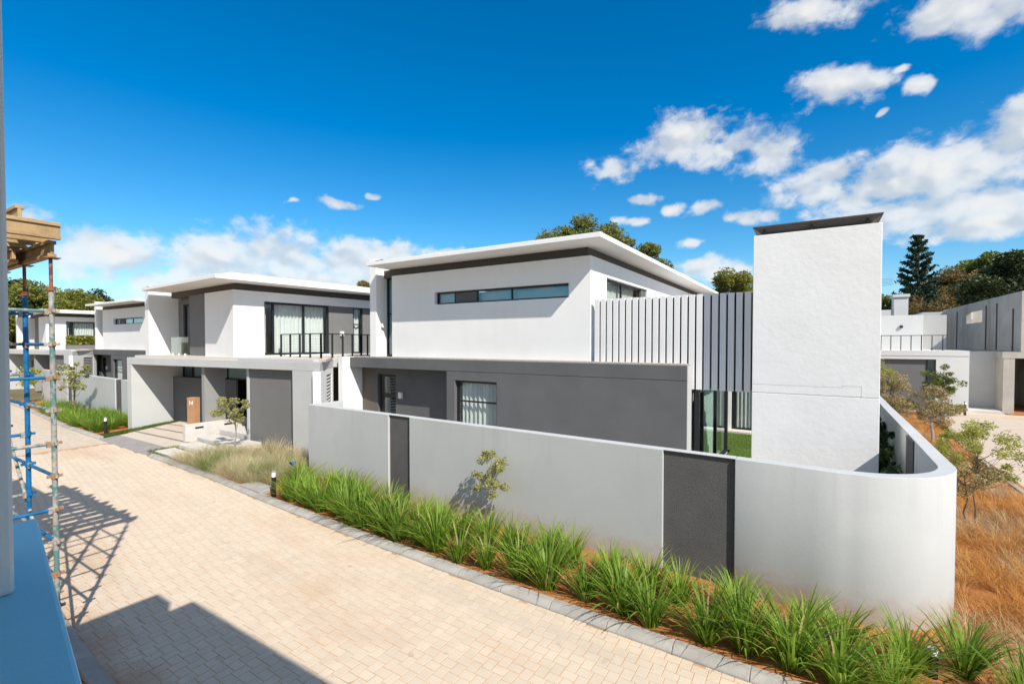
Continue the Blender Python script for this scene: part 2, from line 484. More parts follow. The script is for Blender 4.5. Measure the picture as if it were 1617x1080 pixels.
class MB:
    """collects shapes into one mesh; tf maps local (x, y, z) to the thing's own coordinates"""
    def __init__(s, tf=None):
        s.v = []; s.f = []; s.tf = tf
    def add(s, vs, fs):
        b = len(s.v)
        if s.tf: vs = [s.tf(*p) for p in vs]
        s.v += [tuple(p) for p in vs]
        s.f += [tuple(i + b for i in q) for q in fs]
        return s
    def box(s, x0, x1, y0, y1, z0, z1):
        vs = [(x0, y0, z0), (x1, y0, z0), (x1, y1, z0), (x0, y1, z0), (x0, y0, z1), (x1, y0, z1), (x1, y1, z1), (x0, y1, z1)]
        return s.add(vs, [(0, 3, 2, 1), (4, 5, 6, 7), (0, 1, 5, 4), (1, 2, 6, 5), (2, 3, 7, 6), (3, 0, 4, 7)])
    def prism(s, poly, z0, z1):
        n = len(poly)
        z0f = z0 if callable(z0) else (lambda x, y: z0)
        z1f = z1 if callable(z1) else (lambda x, y: z1)
        vs = [(x, y, z0f(x, y)) for x, y in poly] + [(x, y, z1f(x, y)) for x, y in poly]
        fs = [tuple(range(n - 1, -1, -1)), tuple(range(n, 2 * n))]
        fs += [(i, (i + 1) % n, n + (i + 1) % n, n + i) for i in range(n)]
        return s.add(vs, fs)
    def frustum(s, b, t, z0, z1):
        (x0, x1, y0, y1), (a0, a1, c0, c1) = b, t
        vs = [(x0, y0, z0), (x1, y0, z0), (x1, y1, z0), (x0, y1, z0), (a0, c0, z1), (a1, c0, z1), (a1, c1, z1), (a0, c1, z1)]
        return s.add(vs, [(0, 3, 2, 1), (4, 5, 6, 7), (0, 1, 5, 4), (1, 2, 6, 5), (2, 3, 7, 6), (3, 0, 4, 7)])
    def tube(s, p0, p1, r0, r1=None, n=10):
        r1 = r0 if r1 is None else r1
        p0 = Vector(p0); p1 = Vector(p1); d = (p1 - p0).normalized()
        a = Vector((0, 0, 1)) if abs(d.z) < 0.9 else Vector((1, 0, 0))
        u = d.cross(a).normalized(); w = d.cross(u)
        vs = []
        for p, r in ((p0, r0), (p1, r1)):
            for i in range(n):
                g = 2 * math.pi * i / n
                vs.append(tuple(p + u * (r * math.cos(g)) + w * (r * math.sin(g))))
        fs = [(i, (i + 1) % n, n + (i + 1) % n, n + i) for i in range(n)]
        fs += [tuple(range(n - 1, -1, -1)), tuple(range(n, 2 * n))]
        return s.add(vs, fs)
    def cells(s, axis, c, th, aa, zz, holes):
        """wall in the plane y=c (axis 'y') or x=c ('x'), thickness th inwards, outline aa x zz with rectangular holes (a0, a1, z0, z1)"""
        A = sorted(set([aa[0], aa[1]] + [max(aa[0], min(aa[1], h[i])) for h in holes for i in (0, 1)]))
        Z = sorted(set([zz[0], zz[1]] + [max(zz[0], min(zz[1], h[i])) for h in holes for i in (2, 3)]))
        def solid(i, j):
            if i < 0 or j < 0 or i >= len(A) - 1 or j >= len(Z) - 1: return False
            a = (A[i] + A[i + 1]) / 2; z = (Z[j] + Z[j + 1]) / 2
            return not any(h[0] < a < h[1] and h[2] < z < h[3] for h in holes)
        idx = {}; vs = []; fs = []
        def V(i, j, k):
            if (i, j, k) not in idx:
                idx[(i, j, k)] = len(vs)
                d = th * k
                vs.append((A[i], c + d, Z[j]) if axis == 'y' else (c - d, A[i], Z[j]))
            return idx[(i, j, k)]
        for i in range(len(A) - 1):
            for j in range(len(Z) - 1):
                if not solid(i, j): continue
                q = [(i, j), (i + 1, j), (i + 1, j + 1), (i, j + 1)]
                fs.append(tuple(V(a, b, 0) for a, b in q))
                fs.append(tuple(V(a, b, 1) for a, b in reversed(q)))
                for (di, dj), (e0, e1) in (((0, -1), (q[0], q[1])), ((1, 0), (q[1], q[2])), ((0, 1), (q[2], q[3])), ((-1, 0), (q[3], q[0]))):
                    if not solid(i + di, j + dj):
                        fs.append((V(*e1, 0), V(*e0, 0), V(*e0, 1), V(*e1, 1)))
        return s.add(vs, fs)
    def build(s, name, mat, parent=None, bevel=0.0, smooth=False, origin=None, seg=2):
        vs = s.v
        if origin is not None:
            vs = [(x - origin[0], y - origin[1], z - origin[2]) for x, y, z in vs]
        me = bpy.data.meshes.new(name)
        me.from_pydata(vs, [], s.f)
        bm = bmesh.new(); bm.from_mesh(me)
        bmesh.ops.recalc_face_normals(bm, faces=bm.faces)
        bm.to_mesh(me); bm.free()
        o = link_mesh(name, me, mat, parent)
        if origin is not None:
            o.location = origin
        if smooth:
            for p in me.polygons: p.use_smooth = True
        if bevel > 0:
            b = o.modifiers.new('bevel', 'BEVEL')
            b.width = bevel; b.segments = seg; b.limit_method = 'ANGLE'; b.angle_limit = R(40)
        return o


def box_part(name, mat, parent, *a, tf=None, bevel=0.0):
    return MB(tf).box(*a).build(name, mat, parent, bevel)


def copy_tree(o, parent=None):
    c = o.copy(); col.objects.link(c); c.parent = parent
    for ch in list(o.children):
        copy_tree(ch, c)
    return c


ORD = ['first', 'second', 'third', 'fourth', 'fifth', 'sixth', 'seventh', 'eighth', 'ninth', 'tenth', 'eleventh', 'twelfth', 'thirteenth', 'fourteenth', 'fifteenth',
       'sixteenth', 'seventeenth', 'eighteenth', 'nineteenth', 'twentieth', 'twenty-first', 'twenty-second', 'twenty-third', 'twenty-fourth', 'twenty-fifth', 'twenty-sixth',
       'twenty-seventh', 'twenty-eighth', 'twenty-ninth', 'thirtieth']


def lerp_pts(pts, x):
    return float(np.interp(x, [p[0] for p in pts], [p[1] for p in pts]))


KERB = [(-60, 9.6), (-37.2, 8.1), (-29.4, 7.5), (-24.1, 7.33), (-19.5, 7.14), (-15, 6.95), (-11.4, 6.64), (-8, 6.42), (-5, 6.28), (-0.8, 6.16), (3.2, 6.10), (12, 6.1)]
kerb_y = lambda x: lerp_pts(KERB, x)
LEFT_KERB = [(-60, 4.9), (-30, 2.9), (-14, 2.35), (-9.4, 2.30), (-8.3, 2.20), (-6.8, 2.12), (-3, 2.02), (12, 2.0)]
left_y = lambda x: lerp_pts(LEFT_KERB, x)

# ================================================================== THE SETTING
# ground sheet to the horizon
tag(MB().add([(-4000, -4000, -0.12), (4000, -4000, -0.12), (4000, 4000, -0.12), (-4000, 4000, -0.12)], [(0, 1, 2, 3)]).build('ground', 'ground_earth'), kind='structure')

# ---- road: sand bed with herringbone pavers on it
PL_, PW, GAP = 0.19, 0.14, 0.0072
NEAR_X0, NEAR_X1 = -23.5, 6.0


def sheet(name, mat, near, far, xs, z, parent=None):
    vs = []; fs = []
    for x in xs:
        vs += [(x, near(x), z), (x, far(x), z)]
    for i in range(len(xs) - 1):
        fs.append((2 * i, 2 * i + 2, 2 * i + 3, 2 * i + 1))
    return MB().add(vs, fs).build(name, mat, parent)


road = sheet('road', 'paver_sand', left_y, kerb_y, list(np.linspace(NEAR_X0 - 0.4, 12, 60)), -0.003)
tag(road, kind='structure')
far_road = sheet('road', 'far_paver', left_y, kerb_y, list(np.linspace(-140, NEAR_X0 - 0.1, 50)), -0.001)
tag(far_road, kind='structure')


def paver_shape(lx, ly):
    g = GAP / 2; c = 0.0035
    x0, x1, y0, y1 = g, lx - g, g, ly - g
    V = [(x0, y0, -0.03), (x1, y0, -0.03), (x1, y1, -0.03), (x0, y1, -0.03),
         (x0, y0, -c), (x1, y0, -c), (x1, y1, -c), (x0, y1, -c),
         (x0 + c, y0 + c, 0), (x1 - c, y0 + c, 0), (x1 - c, y1 - c, 0), (x0 + c, y1 - c, 0)]
    F = [(8, 9, 10, 11)] + [(a, b, b + 4, a + 4) for a, b in ((0, 1), (1, 2), (2, 3))] + [(3, 0, 4, 7)] + [(4, 5, 9, 8), (5, 6, 10, 9), (6, 7, 11, 10), (7, 4, 8, 11)]
    return np.array(V, dtype=np.float32), np.array(F, dtype=np.int32)


def view(p):
    """how far in front of the camera and where in the frame (-0.5..0.5, -0.5..0.5 of the width)"""
    x, y, z = p[0], p[1], p[2] - CAM_H
    d = -x * math.sin(YAW) + y * math.cos(YAW)
    if d < 0.3: return None
    return d, FOC * (x * math.cos(YAW) + y * math.sin(YAW)) / d, FOC * z / d


sites = []
for i in range(-260, 120):
    for j in range(-160, 80):                       # herringbone lattice: (W, W) and (L, -L)
        x, y = i * PW + j * PL_, i * PW - j * PL_
        if not (NEAR_X0 < x < NEAR_X1 and 1.4 < y < 8.4): continue
        sites.append((x, y, 0)); sites.append((x + PL_, y + PW - PL_, 1))
shapes = [paver_shape(PL_, PW), paver_shape(PW, PL_)]
kept = []
for (x, y, o) in sites:
    cxp, cyp = x + (PL_ if o == 0 else PW) / 2, y + (PW if o == 0 else PL_) / 2
    if not (left_y(cxp) - 0.05 < cyp < kerb_y(cxp) + 0.04): continue
    kept.append((x, y, o))
rank = []
for i, (x, y, o) in enumerate(kept):
    v = view((x + PW, y + PW / 2, 0))
    if v and abs(v[1]) < 0.5 and v[2] > -0.325:
        if x > -3.0 and y > 5.0 and kerb_y(x) - y < 0.02: continue
        rank.append((v[0], i))
rank.sort()
single = set(i for _, i in rank[:300])
pm = []
for o in (0, 1):
    me = np_mesh('paver', *shapes[o]); me.materials.append(MATS['paver_clay']); pm.append(me)
Vs = []; Fs = []; nb = 0
for i, (x, y, o) in enumerate(kept):
    dz = random.gauss(0, 0.0008)
    tilt = (random.gauss(0, 0.0035), random.gauss(0, 0.0035))
    if i in single:
        p = bpy.data.objects.new('paver', pm[o]); p.location = (x, y, dz); p.rotation_euler = (tilt[0], tilt[1], 0)
        p.parent = road; col.objects.link(p)
    else:
        V, F = shapes[o]
        W = V.copy(); W[:, 2] += dz + tilt[0] * (W[:, 1] - PW / 2) + tilt[1] * (W[:, 0] - PW / 2); W[:, 0] += x; W[:, 1] += y
        Vs.append(W); Fs.append(F + nb); nb += len(V)
pv = link_mesh('pavers', np_mesh('pavers', np.concatenate(Vs), np.concatenate(Fs)), 'paver_clay', road)
tag(pv, kind='stuff')

# ---- kerbs: each stone its own piece


def kerb_run(name, fn, x0, x1, step, side, h=0.10, w=0.19, skip=None, stones_to=None):
    """kerb along y = fn(x); side +1 when the bed lies towards +y"""
    k = empty(name, (x0, fn(x0), 0))
    tag(k, kind='structure')
    x = x0; meshes = {}
    while x < x1:
        xe = min(x + step, x1)
        if not (skip and skip(x + step / 2)):
            ya, yb = fn(x), fn(xe)
            ln = math.hypot(xe - x, yb - ya); ang = math.atan2(yb - ya, xe - x)
            key = round(ln, 2)
            if key not in meshes:
                prof = [(0, -0.12), (0, 0.025), (0.02 * side, 0.05), (0.075 * side, h), (w * side, h), (w * side, -0.12)]
                L = ln - 0.006
                vs = [(0.003, p[0], p[1]) for p in prof] + [(L, p[0], p[1]) for p in prof]
                n = len(prof)
                fs = [tuple(range(n)), tuple(range(2 * n - 1, n - 1, -1))] + [(i, (i + 1) % n, n + (i + 1) % n, n + i) for i in range(n)]
                ob = MB().add(vs, fs).build('kerb_stone', 'kerb_concrete', k)
                meshes[key] = ob.data
            else:
                ob = link_mesh('kerb_stone', meshes[key], None, k)
            ob.location = (x - x0, ya - fn(x0), random.gauss(0, 0.003))
            ob.rotation_euler = (random.gauss(0, 0.004), random.gauss(0, 0.003), ang + random.gauss(0, 0.004))
            b = ob.modifiers.new('bevel', 'BEVEL'); b.width = 0.008; b.segments = 2
        x = xe
    return k


kerb_run('kerb', kerb_y, -60, 3.3, 0.9, +1, skip=lambda x: -24.6 < x < -19.9)
kerb_run('kerb', lambda x: left_y(x) + 0.02, -40, 4, 0.9, -1, h=0.09, w=0.2)

# ---- side street beyond the corner
SIDE_X = [(6.1, 4.2), (10, 4.75), (19, 4.78), (25, 4.95), (31, 5.6), (37, 6.6)]
side_x = lambda y: lerp_pts(SIDE_X, y)
ys = list(np.linspace(6.1, 37.0, 40))
vs = []; fs = []
for i, y in enumerate(ys):
    vs += [(side_x(y), y, -0.002), (24, y, -0.002)]
    if i: fs.append((2 * i - 2, 2 * i - 1, 2 * i + 1, 2 * i))
tag(MB().add(vs, fs).build('side_street', 'far_paver'), kind='structure')
sk = empty('kerb', (4.3, 6.6, 0)); tag(sk, kind='structure')
y = 6.6; cache = {}
while y < 36.0:
    xa, xb = side_x(y), side_x(y + 0.9)
    prof = [(0, -0.12), (0, 0.03), (-0.03, 0.07), (-0.15, 0.07), (-0.15, -0.12)]
    if 'm' not in cache:
        n = len(prof)
        vs = [(p[0], 0.003, p[1]) for p in prof] + [(p[0], 0.897, p[1]) for p in prof]
        fs = [tuple(range(n)), tuple(range(2 * n - 1, n - 1, -1))] + [(i, (i + 1) % n, n + (i + 1) % n, n + i) for i in range(n)]
        ob = MB().add(vs, fs).build('kerb_stone', 'kerb_concrete', sk); cache['m'] = ob.data
    else:
        ob = link_mesh('kerb_stone', cache['m'], None, sk)
    ob.location = (xa - 4.3, y - 6.6, 0); ob.rotation_euler = (0, 0, -math.atan2(xb - xa, 0.9))
    y += 0.9

# ---- grit, crumbs of soil and leaf litter lying on the paving


def litter(name, mat, n, area, lo, hi, label):
    V = []; F = []
    g = np.random.default_rng(77 + n)
    for i in range(n):
        x, y = area(g); sz = g.uniform(lo, hi)
        q = g.normal(size=(4, 3)); q /= np.linalg.norm(q, axis=1)[:, None]; q *= sz * g.uniform(0.6, 1.2, (4, 1)); q[:, 2] = np.abs(q[:, 2]) * 0.5
        V.append(q + np.array([x, y, 0.001])); F.append(np.array([[0, 1, 2], [0, 2, 3], [0, 3, 1], [1, 3, 2]]) + 4 * i)
    return tag(link_mesh(name, np_mesh(name, np.concatenate(V), np.concatenate(F)), mat), label, 'grit', kind='stuff')


def near_left(g):
    x = g.uniform(-13, 1); return x, left_y(x) + 0.03 + abs(g.normal(0, 0.35))


def near_kerb(g):
    x = g.uniform(-18, 2); return x, kerb_y(x) - 0.02 - abs(g.normal(0, 0.12))


def anywhere(g):
    x = g.uniform(-18, 2); return x, g.uniform(left_y(x) + 0.1, kerb_y(x) - 0.05)


litter('grit', 'red_soil', 1500, near_left, 0.004, 0.014, 'crumbs of red soil on the paving along the left kerb')
litter('grit', 'red_soil', 700, near_kerb, 0.003, 0.010, 'crumbs of red soil in the gutter below the planted bed')
litter('grit', 'bark', 130, anywhere, 0.006, 0.016, 'dark specks of litter scattered over the paved road')

# ---- planting beds of red soil


def soil_bed(name, x0, x1, near, far, nx, ny, base=0.05, amp=0.03, mat='red_soil'):
    xs = np.linspace(x0, x1, nx); V = []; F = []
    ph = rng.uniform(0, 6.28, 6)
    for i, x in enumerate(xs):
        a, b = near(x), far(x)
        for j in range(ny):
            y = a + (b - a) * j / (ny - 1)
            z = base + amp * (0.5 * math.sin(4.1 * x + ph[0]) * math.sin(5.3 * y + ph[1]) + 0.3 * math.sin(9.7 * x + ph[2] + 3 * y) + 0.25 * math.sin(13 * y + ph[3] - 7 * x)) + random.gauss(0, amp * 0.25)
            V.append((x, y, z))
    for i in range(nx - 1):
        for j in range(ny - 1):
            a = i * ny + j
            F.append((a, a + ny, a + ny + 1, a + 1))
    o = link_mesh(name, np_mesh(name, V, F, True), mat)
    return tag(o, kind='structure')


GW_Z = 2.15
gw_y = lambda x: 8.67 + (x + 12.67) * (8.22 - 8.67) / 12.15       # garden wall face


soil_bed('planting_bed', -12.9, 3.6, lambda x: kerb_y(x) + 0.16, lambda x: gw_y(x) + 0.3 if x < 1.0 else 8.6 + (x - 1.0) * 0.3, 190, 28)
soil_bed('planting_bed', 1.2, 4.9, lambda x: 6.4, lambda x: 36.0, 20, 120, 0.04, 0.03)
soil_bed('planting_bed', -19.6, -12.9, lambda x: kerb_y(x) + 0.16, lambda x: 10.6, 60, 30, 0.06, 0.03)
soil_bed('planting_bed', -45, -25.95, lambda x: kerb_y(x) + 0.16, lambda x: 10.6, 90, 14, 0.05, 0.03)
soil_bed('verge', -14, 6, lambda x: -1.0, lambda x: left_y(x) - 0.12, 120, 12, 0.03, 0.03)
soil_bed('verge', -60, -14, lambda x: -3.0, lambda x: left_y(x) - 0.12, 60, 6, 0.03, 0.03)

# ---- driveway of the second house: pale slabs between dark bands, rising to the gate
drive = empty('driveway', (-22.5, 8.6, 0)); tag(drive, kind='structure')
D0, D1 = (-24.75, 7.42), (-20.05, 7.28)            # at the kerb
E0, E1 = (-25.25, 10.75), (-20.9, 11.3)            # at the gate


def dpt(u, v):
    ax, ay = D0[0] + (D1[0] - D0[0]) * u, D0[1] + (D1[1] - D0[1]) * u
    bx, by = E0[0] + (E1[0] - E0[0]) * u, E0[1] + (E1[1] - E0[1]) * u
    return ax + (bx - ax) * v - drive.location.x, ay + (by - ay) * v - drive.location.y


def drive_z(v): return 0.012 + 0.29 * max(0, v - 0.05)


def drive_piece(name, mat, v0, v1, dz=0.0, u0=0.0, u1=1.0):
    q = [dpt(u0, v0), dpt(u1, v0), dpt(u1, v1), dpt(u0, v1)]
    z = [drive_z(v0) + dz, drive_z(v0) + dz, drive_z(v1) + dz, drive_z(v1) + dz]
    vs = [(p[0], p[1], -0.1) for p in q] + [(p[0], p[1], zz) for p, zz in zip(q, z)]
    return MB().add(vs, [(3, 2, 1, 0), (4, 5, 6, 7), (0, 1, 5, 4), (1, 2, 6, 5), (2, 3, 7, 6), (3, 0, 4, 7)]).build(name, mat, drive, 0.006)


drive_piece('apron_slab', 'apron_grey', -0.02, 0.195)
vv = 0.2
for i in range(4):
    w = 0.165
    drive_piece('paving_slab', 'driveway_pave', vv, vv + w, 0, 0.0, 1.0)
    drive_piece('dark_band', 'driveway_band', vv + w + 0.004, vv + w + 0.028, -0.003)
    vv += w + 0.033

# ---- grass as strips and lawn


def blade_field(name, mat, pts, h, w, lean=0.5, parent=None, segs=2):
    """many single blades: pts (n,3) roots"""
    n = len(pts); pts = np.asarray(pts)
    az = rng.uniform(0, 2 * np.pi, n); hh = h * rng.uniform(0.6, 1.25, n); ww = w * rng.uniform(0.7, 1.3, n)
    ln = lean * rng.uniform(0.1, 1.0, n) * hh
    side = np.stack([-np.sin(az), np.cos(az), np.zeros(n)], 1); fw = np.stack([np.cos(az), np.sin(az), np.zeros(n)], 1)
    V = []
    for k in range(segs + 1):
        t = k / segs
        c = pts + fw * (ln * t * t)[:, None]; c = c + np.stack([np.zeros(n), np.zeros(n), hh * (t - 0.12 * t * t)], 1)
        wd = ww * (1 - 0.92 * t)
        V.append(c - side * wd[:, None] / 2); V.append(c + side * wd[:, None] / 2)
    V = np.stack(V, 1).reshape(-1, 3)
    base = (np.arange(n) * (segs + 1) * 2)[:, None]
    F = np.concatenate([base + np.array([[2 * k, 2 * k + 1, 2 * k + 3, 2 * k + 2]]) for k in range(segs)], 0)
    return link_mesh(name, np_mesh(name, V, F), mat, parent)


def poly_points(poly, n, z):
    P = np.array(poly); lo, hi = P.min(0), P.max(0); out = []
    while len(out) < n:
        x, y = rng.uniform(lo[0], hi[0]), rng.uniform(lo[1], hi[1]); ins = False
        for i in range(len(P)):
            (xa, ya), (xb, yb) = P[i], P[(i + 1) % len(P)]
            if (ya > y) != (yb > y) and x < (xb - xa) * (y - ya) / (yb - ya) + xa: ins = not ins
        if ins: out.append((x, y, z(x, y) if callable(z) else z))
    return np.array(out)


tag(blade_field('grass_strip', 'edge_grass', poly_points([(-25.6, 7.62), (-24.85, 7.55), (-25.2, 10.6), (-25.75, 10.6)], 3800, lambda x, y: 0.03 + 0.08 * max(0, y - 7.8)), 0.085, 0.012, 0.9),
    'clipped green grass strip between the white wall and the driveway', 'grass', kind='stuff')
tag(blade_field('grass_strip', 'edge_grass', poly_points([(-20.25, 7.34), (-17.4, 7.2), (-17.3, 8.6), (-20.3, 8.75)], 5200, 0.07), 0.075, 0.012, 0.9),
    'dark green grass growing round the white stepping slabs', 'grass', kind='stuff')
tag(MB().add([(-2.45, 13.2, 0.2), (1.55, 13.2, 0.2), (1.7, 21.7, 0.2), (-5.4, 21.7, 0.2), (-5.4, 18.2, 0.2), (-2.45, 18.2, 0.2)], [(0, 1, 2, 3, 4, 5)]).build('lawn', 'lawn_base'), kind='structure')
tag(blade_field('lawn_grass', 'lawn_blade', poly_points([(-2.4, 13.2), (1.5, 13.2), (1.6, 21.6), (-4.5, 21.6), (-2.4, 18)], 26000, 0.2), 0.05, 0.012, 0.8),
    'bright green lawn seen past the glass doors', 'lawn', kind='stuff')

# ================================================================== HOUSES


def glazing(parent, tf, axis, c, a0, a1, z0, z1, mull=(), trans=(), fw=0.05, depth=0.07, glass='window_glass', curtain=None, name='window', handle=None):
    """framed glazing in plane y=c (facing -y) or x=c (facing +x); mull / trans = positions of inner bars"""
    def P(a, d, z): return (a, c + d, z) if axis == 'y' else (c - d, a, z)
    def bx(mb, p0, p1, q0, q1, d0, d1):
        A = P(p0, d0, q0); B = P(p1, d1, q1)
        mb.box(min(A[0], B[0]), max(A[0], B[0]), min(A[1], B[1]), max(A[1], B[1]), q0, q1)
    f = MB(tf)
    bx(f, a0, a1, z1 - fw, z1, 0, depth); bx(f, a0, a1, z0, z0 + fw, 0, depth)
    bx(f, a0, a0 + fw, z0 + fw, z1 - fw, 0, depth); bx(f, a1 - fw, a1, z0 + fw, z1 - fw, 0, depth)
    for m in mull: bx(f, m - fw * 0.5, m + fw * 0.5, z0 + fw, z1 - fw, 0.004, depth - 0.004)
    for t_ in trans: bx(f, a0 + fw, a1 - fw, t_ - fw * 0.45, t_ + fw * 0.45, 0.008, depth - 0.008)
    w = f.build(name, 'frame_metal', parent, 0.004)
    A = [a0 + fw] + list(mull) + [a1 - fw]; Zs = [z0 + fw] + list(trans) + [z1 - fw]
    for i in range(len(A) - 1):
        for j in range(len(Zs) - 1):
            g = MB(tf); bx(g, A[i], A[i + 1], Zs[j], Zs[j + 1], depth * 0.45, depth * 0.45 + 0.008)
            g.build('pane', glass, w)
    if curtain:
        ca0, ca1, dd = curtain
        n = int(abs(ca1 - ca0) / 0.022); vs = []; fs = []
        for i in range(n + 1):
            a = ca0 + (ca1 - ca0) * i / n
            d = dd + 0.045 * math.sin(a * 2 * math.pi / 0.17 + 0.8 * math.sin(a * 5)) + 0.012 * math.sin(a * 47)
            vs += [P(a, d, z0 + 0.03), P(a, d, z1 - 0.04)]
            if i: fs.append((2 * i - 2, 2 * i, 2 * i + 1, 2 * i - 1))
        MB(tf).add(vs, fs).build('curtain', 'curtain_cloth', w, smooth=True)
    return w


def house_a(off, label, group, detail=True, lower=True):
    """white upper storey on a dark ground floor, strip window, slatted screen and chimney"""
    bx_, by_ = -9.6, 13.6
    h = empty('house', (bx_ + off[0], by_ + off[1], 0), off[2])
    tag(h, label, 'house', group)
    tf = lambda x, y, z: (x - bx_, y - by_, z)
    Mb = lambda: MB(tf)
    P = lambda n, m, *a, **k: box_part(n, m, h, *a, tf=tf, **k)
    # ground floor, dark plaster: parapet beam and wall below it, a fine groove between
    P('parapet', 'dark_plaster', -15.56, -2.70, 12.5, 12.975, 3.012, 3.40, bevel=0.012)
    P('end_cap', 'grey_plaster', -2.699, -2.685, 12.505, 12.97, 0.0, 3.395)
    P('groove', 'mid_plaster', -9.0, -2.715, 12.52, 12.9, 3.0, 3.012)
    lw = Mb(); lw.cells('y', 12.5, 0.4, (-10.58, -2.70), (0.0, 3.0), [(-10.23, -8.52, 0.9, 2.71)])
    lw.build('ground_floor_wall', 'dark_plaster', h, 0.012)
    P('end_wall', 'dark_plaster', -2.9, -2.71, 12.9, 13.2, 0.0, 2.76)
    glazing(h, tf, 'y', 12.62, -10.20, -8.53, 0.92, 2.70, trans=(2.02,), fw=0.06, curtain=(-10.1, -8.6, 0.18))
    P('room_wall', 'interior_paint', -10.5, -8.4, 13.1, 13.14, 0.5, 2.9)
    # recessed entrance
    P('pier', 'white_plaster', -15.84, -15.565, 12.17, 14.4, 0.0, 3.41, bevel=0.012)
    rw = Mb(); rw.cells('y', 13.19, 0.25, (-15.565, -10.6), (0.0, 3.0), [(-14.75, -13.74, 0.2, 2.73)])
    rw.build('recess_wall', 'dark_plaster', h, 0.01)
    P('recess_side', 'dark_plaster', -10.62, -10.585, 12.55, 13.3, 0.0, 3.0)
    P('recess_ceiling', 'mid_plaster', -15.56, -10.6, 13.002, 13.5, 3.0, 3.05)
    d = P('door', 'black_plastic', -14.73, -13.76, 13.32, 13.37, 0.22, 2.72, bevel=0.006)
    for (z0, z1) in ((1.98, 2.62), (0.5, 1.8)):
        MB(tf).box(-14.45, -13.86, 13.305, 13.318, z0, z1).build('pane', 'window_glass' if z0 > 1.9 else 'dark_glass', d)
    lamp = P('wall_lamp', 'lamp_housing', -13.5, -13.34, 13.08, 13.188, 1.83, 2.07, bevel=0.01)
    # gravel roof of the ground floor
    P('flat_roof', 'gravel_top', -15.5, -2.75, 13.002, 30.0, 3.10, 3.425)
    P('gravel_edge', 'gravel_top', -15.5, -2.75, 12.66, 13.0, 3.38, 3.435)
    # upper storey
    fwall = Mb(); fwall.cells('y', 13.0, 0.28, (-13.72, -5.53), (3.43, 6.53), [(-11.55, -6.24, 5.34, 5.78)])
    fwall.build('upper_wall', 'white_plaster', h, 0.012)
    win = glazing(h, tf, 'y', 13.14, -11.54, -6.25, 5.345, 5.775, mull=(-10.72, -9.75, -8.35), fw=0.05, glass='teal_glass')
    MB(tf).box(-10.69, -9.78, 13.145, 13.19, 5.395, 5.725).build('blank_panel', 'dark_plaster', win)
    P('window_backing', 'blind_cloth', -9.7, -6.2, 13.30, 13.31, 5.25, 5.71)
    P('window_backing', 'blind_cloth', -11.6, -10.75, 13.30, 13.31, 5.25, 5.71)
    sw = Mb(); sw.cells('x', -5.532, 0.26, (13.282, 29.0), (3.43, 6.53), [(14.28, 18.6, 3.5, 6.03)])
    sw.build('side_wall', 'white_plaster', h, 0.0)
    glazing(h, tf, 'x', -5.66, 14.29, 18.0, 3.5, 6.02, mull=(16.0,), fw=0.07, curtain=(14.4, 17.9, 0.22))
    P('side_post', 'dark_plaster', -5.80, -5.60, 18.02, 18.6, 3.5, 6.02)
    P('back_wall', 'white_plaster', -13.9, -5.55, 29.0, 29.25, 3.43, 6.53)
    P('left_wall', 'white_plaster', -14.6, -14.38, 14.21, 29.0, 3.43, 6.53)
    # tall window between the fin and the front wall
    P('fin', 'white_plaster', -14.72, -14.36, 12.8, 14.2, 3.43, 7.22, bevel=0.012)
    glazing(h, tf, 'y', 13.35, -14.355, -13.722, 3.47, 6.5, trans=(5.1,), fw=0.045, glass='dark_glass', curtain=(-14.3, -13.75, 0.15))
    P('recess_back', 'interior_paint', -14.35, -13.7, 13.75, 13.79, 3.45, 6.5)
    P('recess_head', 'band_paint', -14.355, -13.7, 13.2, 14.2, 6.502, 6.8)
    # shadow band and roof
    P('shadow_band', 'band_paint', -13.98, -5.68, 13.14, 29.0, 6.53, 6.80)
    P('roof_slab', 'soffit_paint', -14.02, -4.84, 12.02, 30.5, 6.802, 6.94, bevel=0.01)
    P('roof_upstand', 'soffit_paint', -13.95, -5.35, 12.5, 30.0, 6.94, 7.03, bevel=0.01)
    P('roof_flashing', 'frame_metal', -13.6, -13.25, 12.1, 12.4, 6.942, 6.985)
    if detail:
        mb = Mb(); mb.tube((-14.358, 13.05, 4.65), (-14.30, 13.05, 4.65), 0.05, n=12).box(-14.31, -14.24, 13.01, 13.09, 4.57, 4.74)
        mb.build('wall_lamp', 'lamp_housing', h)
    # slatted screen
    P('screen_backing', 'slat_back', -5.42, -2.56, 13.10, 13.13, 3.42, 5.19)
    n = 22; p0, p1 = -5.40, -1.27
    pitch = (p1 - p0) / n
    me = None
    for i in range(n):
        x = p0 + i * pitch
        zb = 3.43 if x + pitch * 0.8 < -2.71 else 2.765
        key = zb
        MB(tf).box(x, x + pitch * 0.75, 12.985, 13.095, zb, 5.23).build('slat', 'slat_paint', h, 0.004)
    P('screen_backing', 'slat_back', -2.68, -1.25, 13.10, 13.13, 2.80, 5.19)
    P('screen_rail', 'slat_back', -5.42, -1.25, 13.131, 13.19, 5.05, 5.17)
    # slab above the patio, chimney breast and cap
    P('patio_slab', 'white_plaster', -2.69, 1.1, 13.2, 15.0, 2.80, 3.05)
    ch = Mb()
    ch.box(-1.22, 1.16, 12.4, 13.35, 2.83, 6.46).box(-1.22, 1.16, 12.4, 13.35, 0.0, 2.822)
    ch.box(-1.2, 1.14, 12.42, 13.33, 2.7, 2.9)
    c = ch.build('chimney', 'rough_white_plaster', h, 0.01)
    g = Mb()                                             # repaired joint lines
    g.box(-1.219, 0.52, 12.3985, 12.402, 3.02, 3.028).box(0.515, 0.523, 12.3985, 12.402, 3.02, 3.06).box(0.52, 0.85, 12.3985, 12.402, 3.055, 3.063).box(0.845, 0.853, 12.3985, 12.402, 2.82, 3.06)
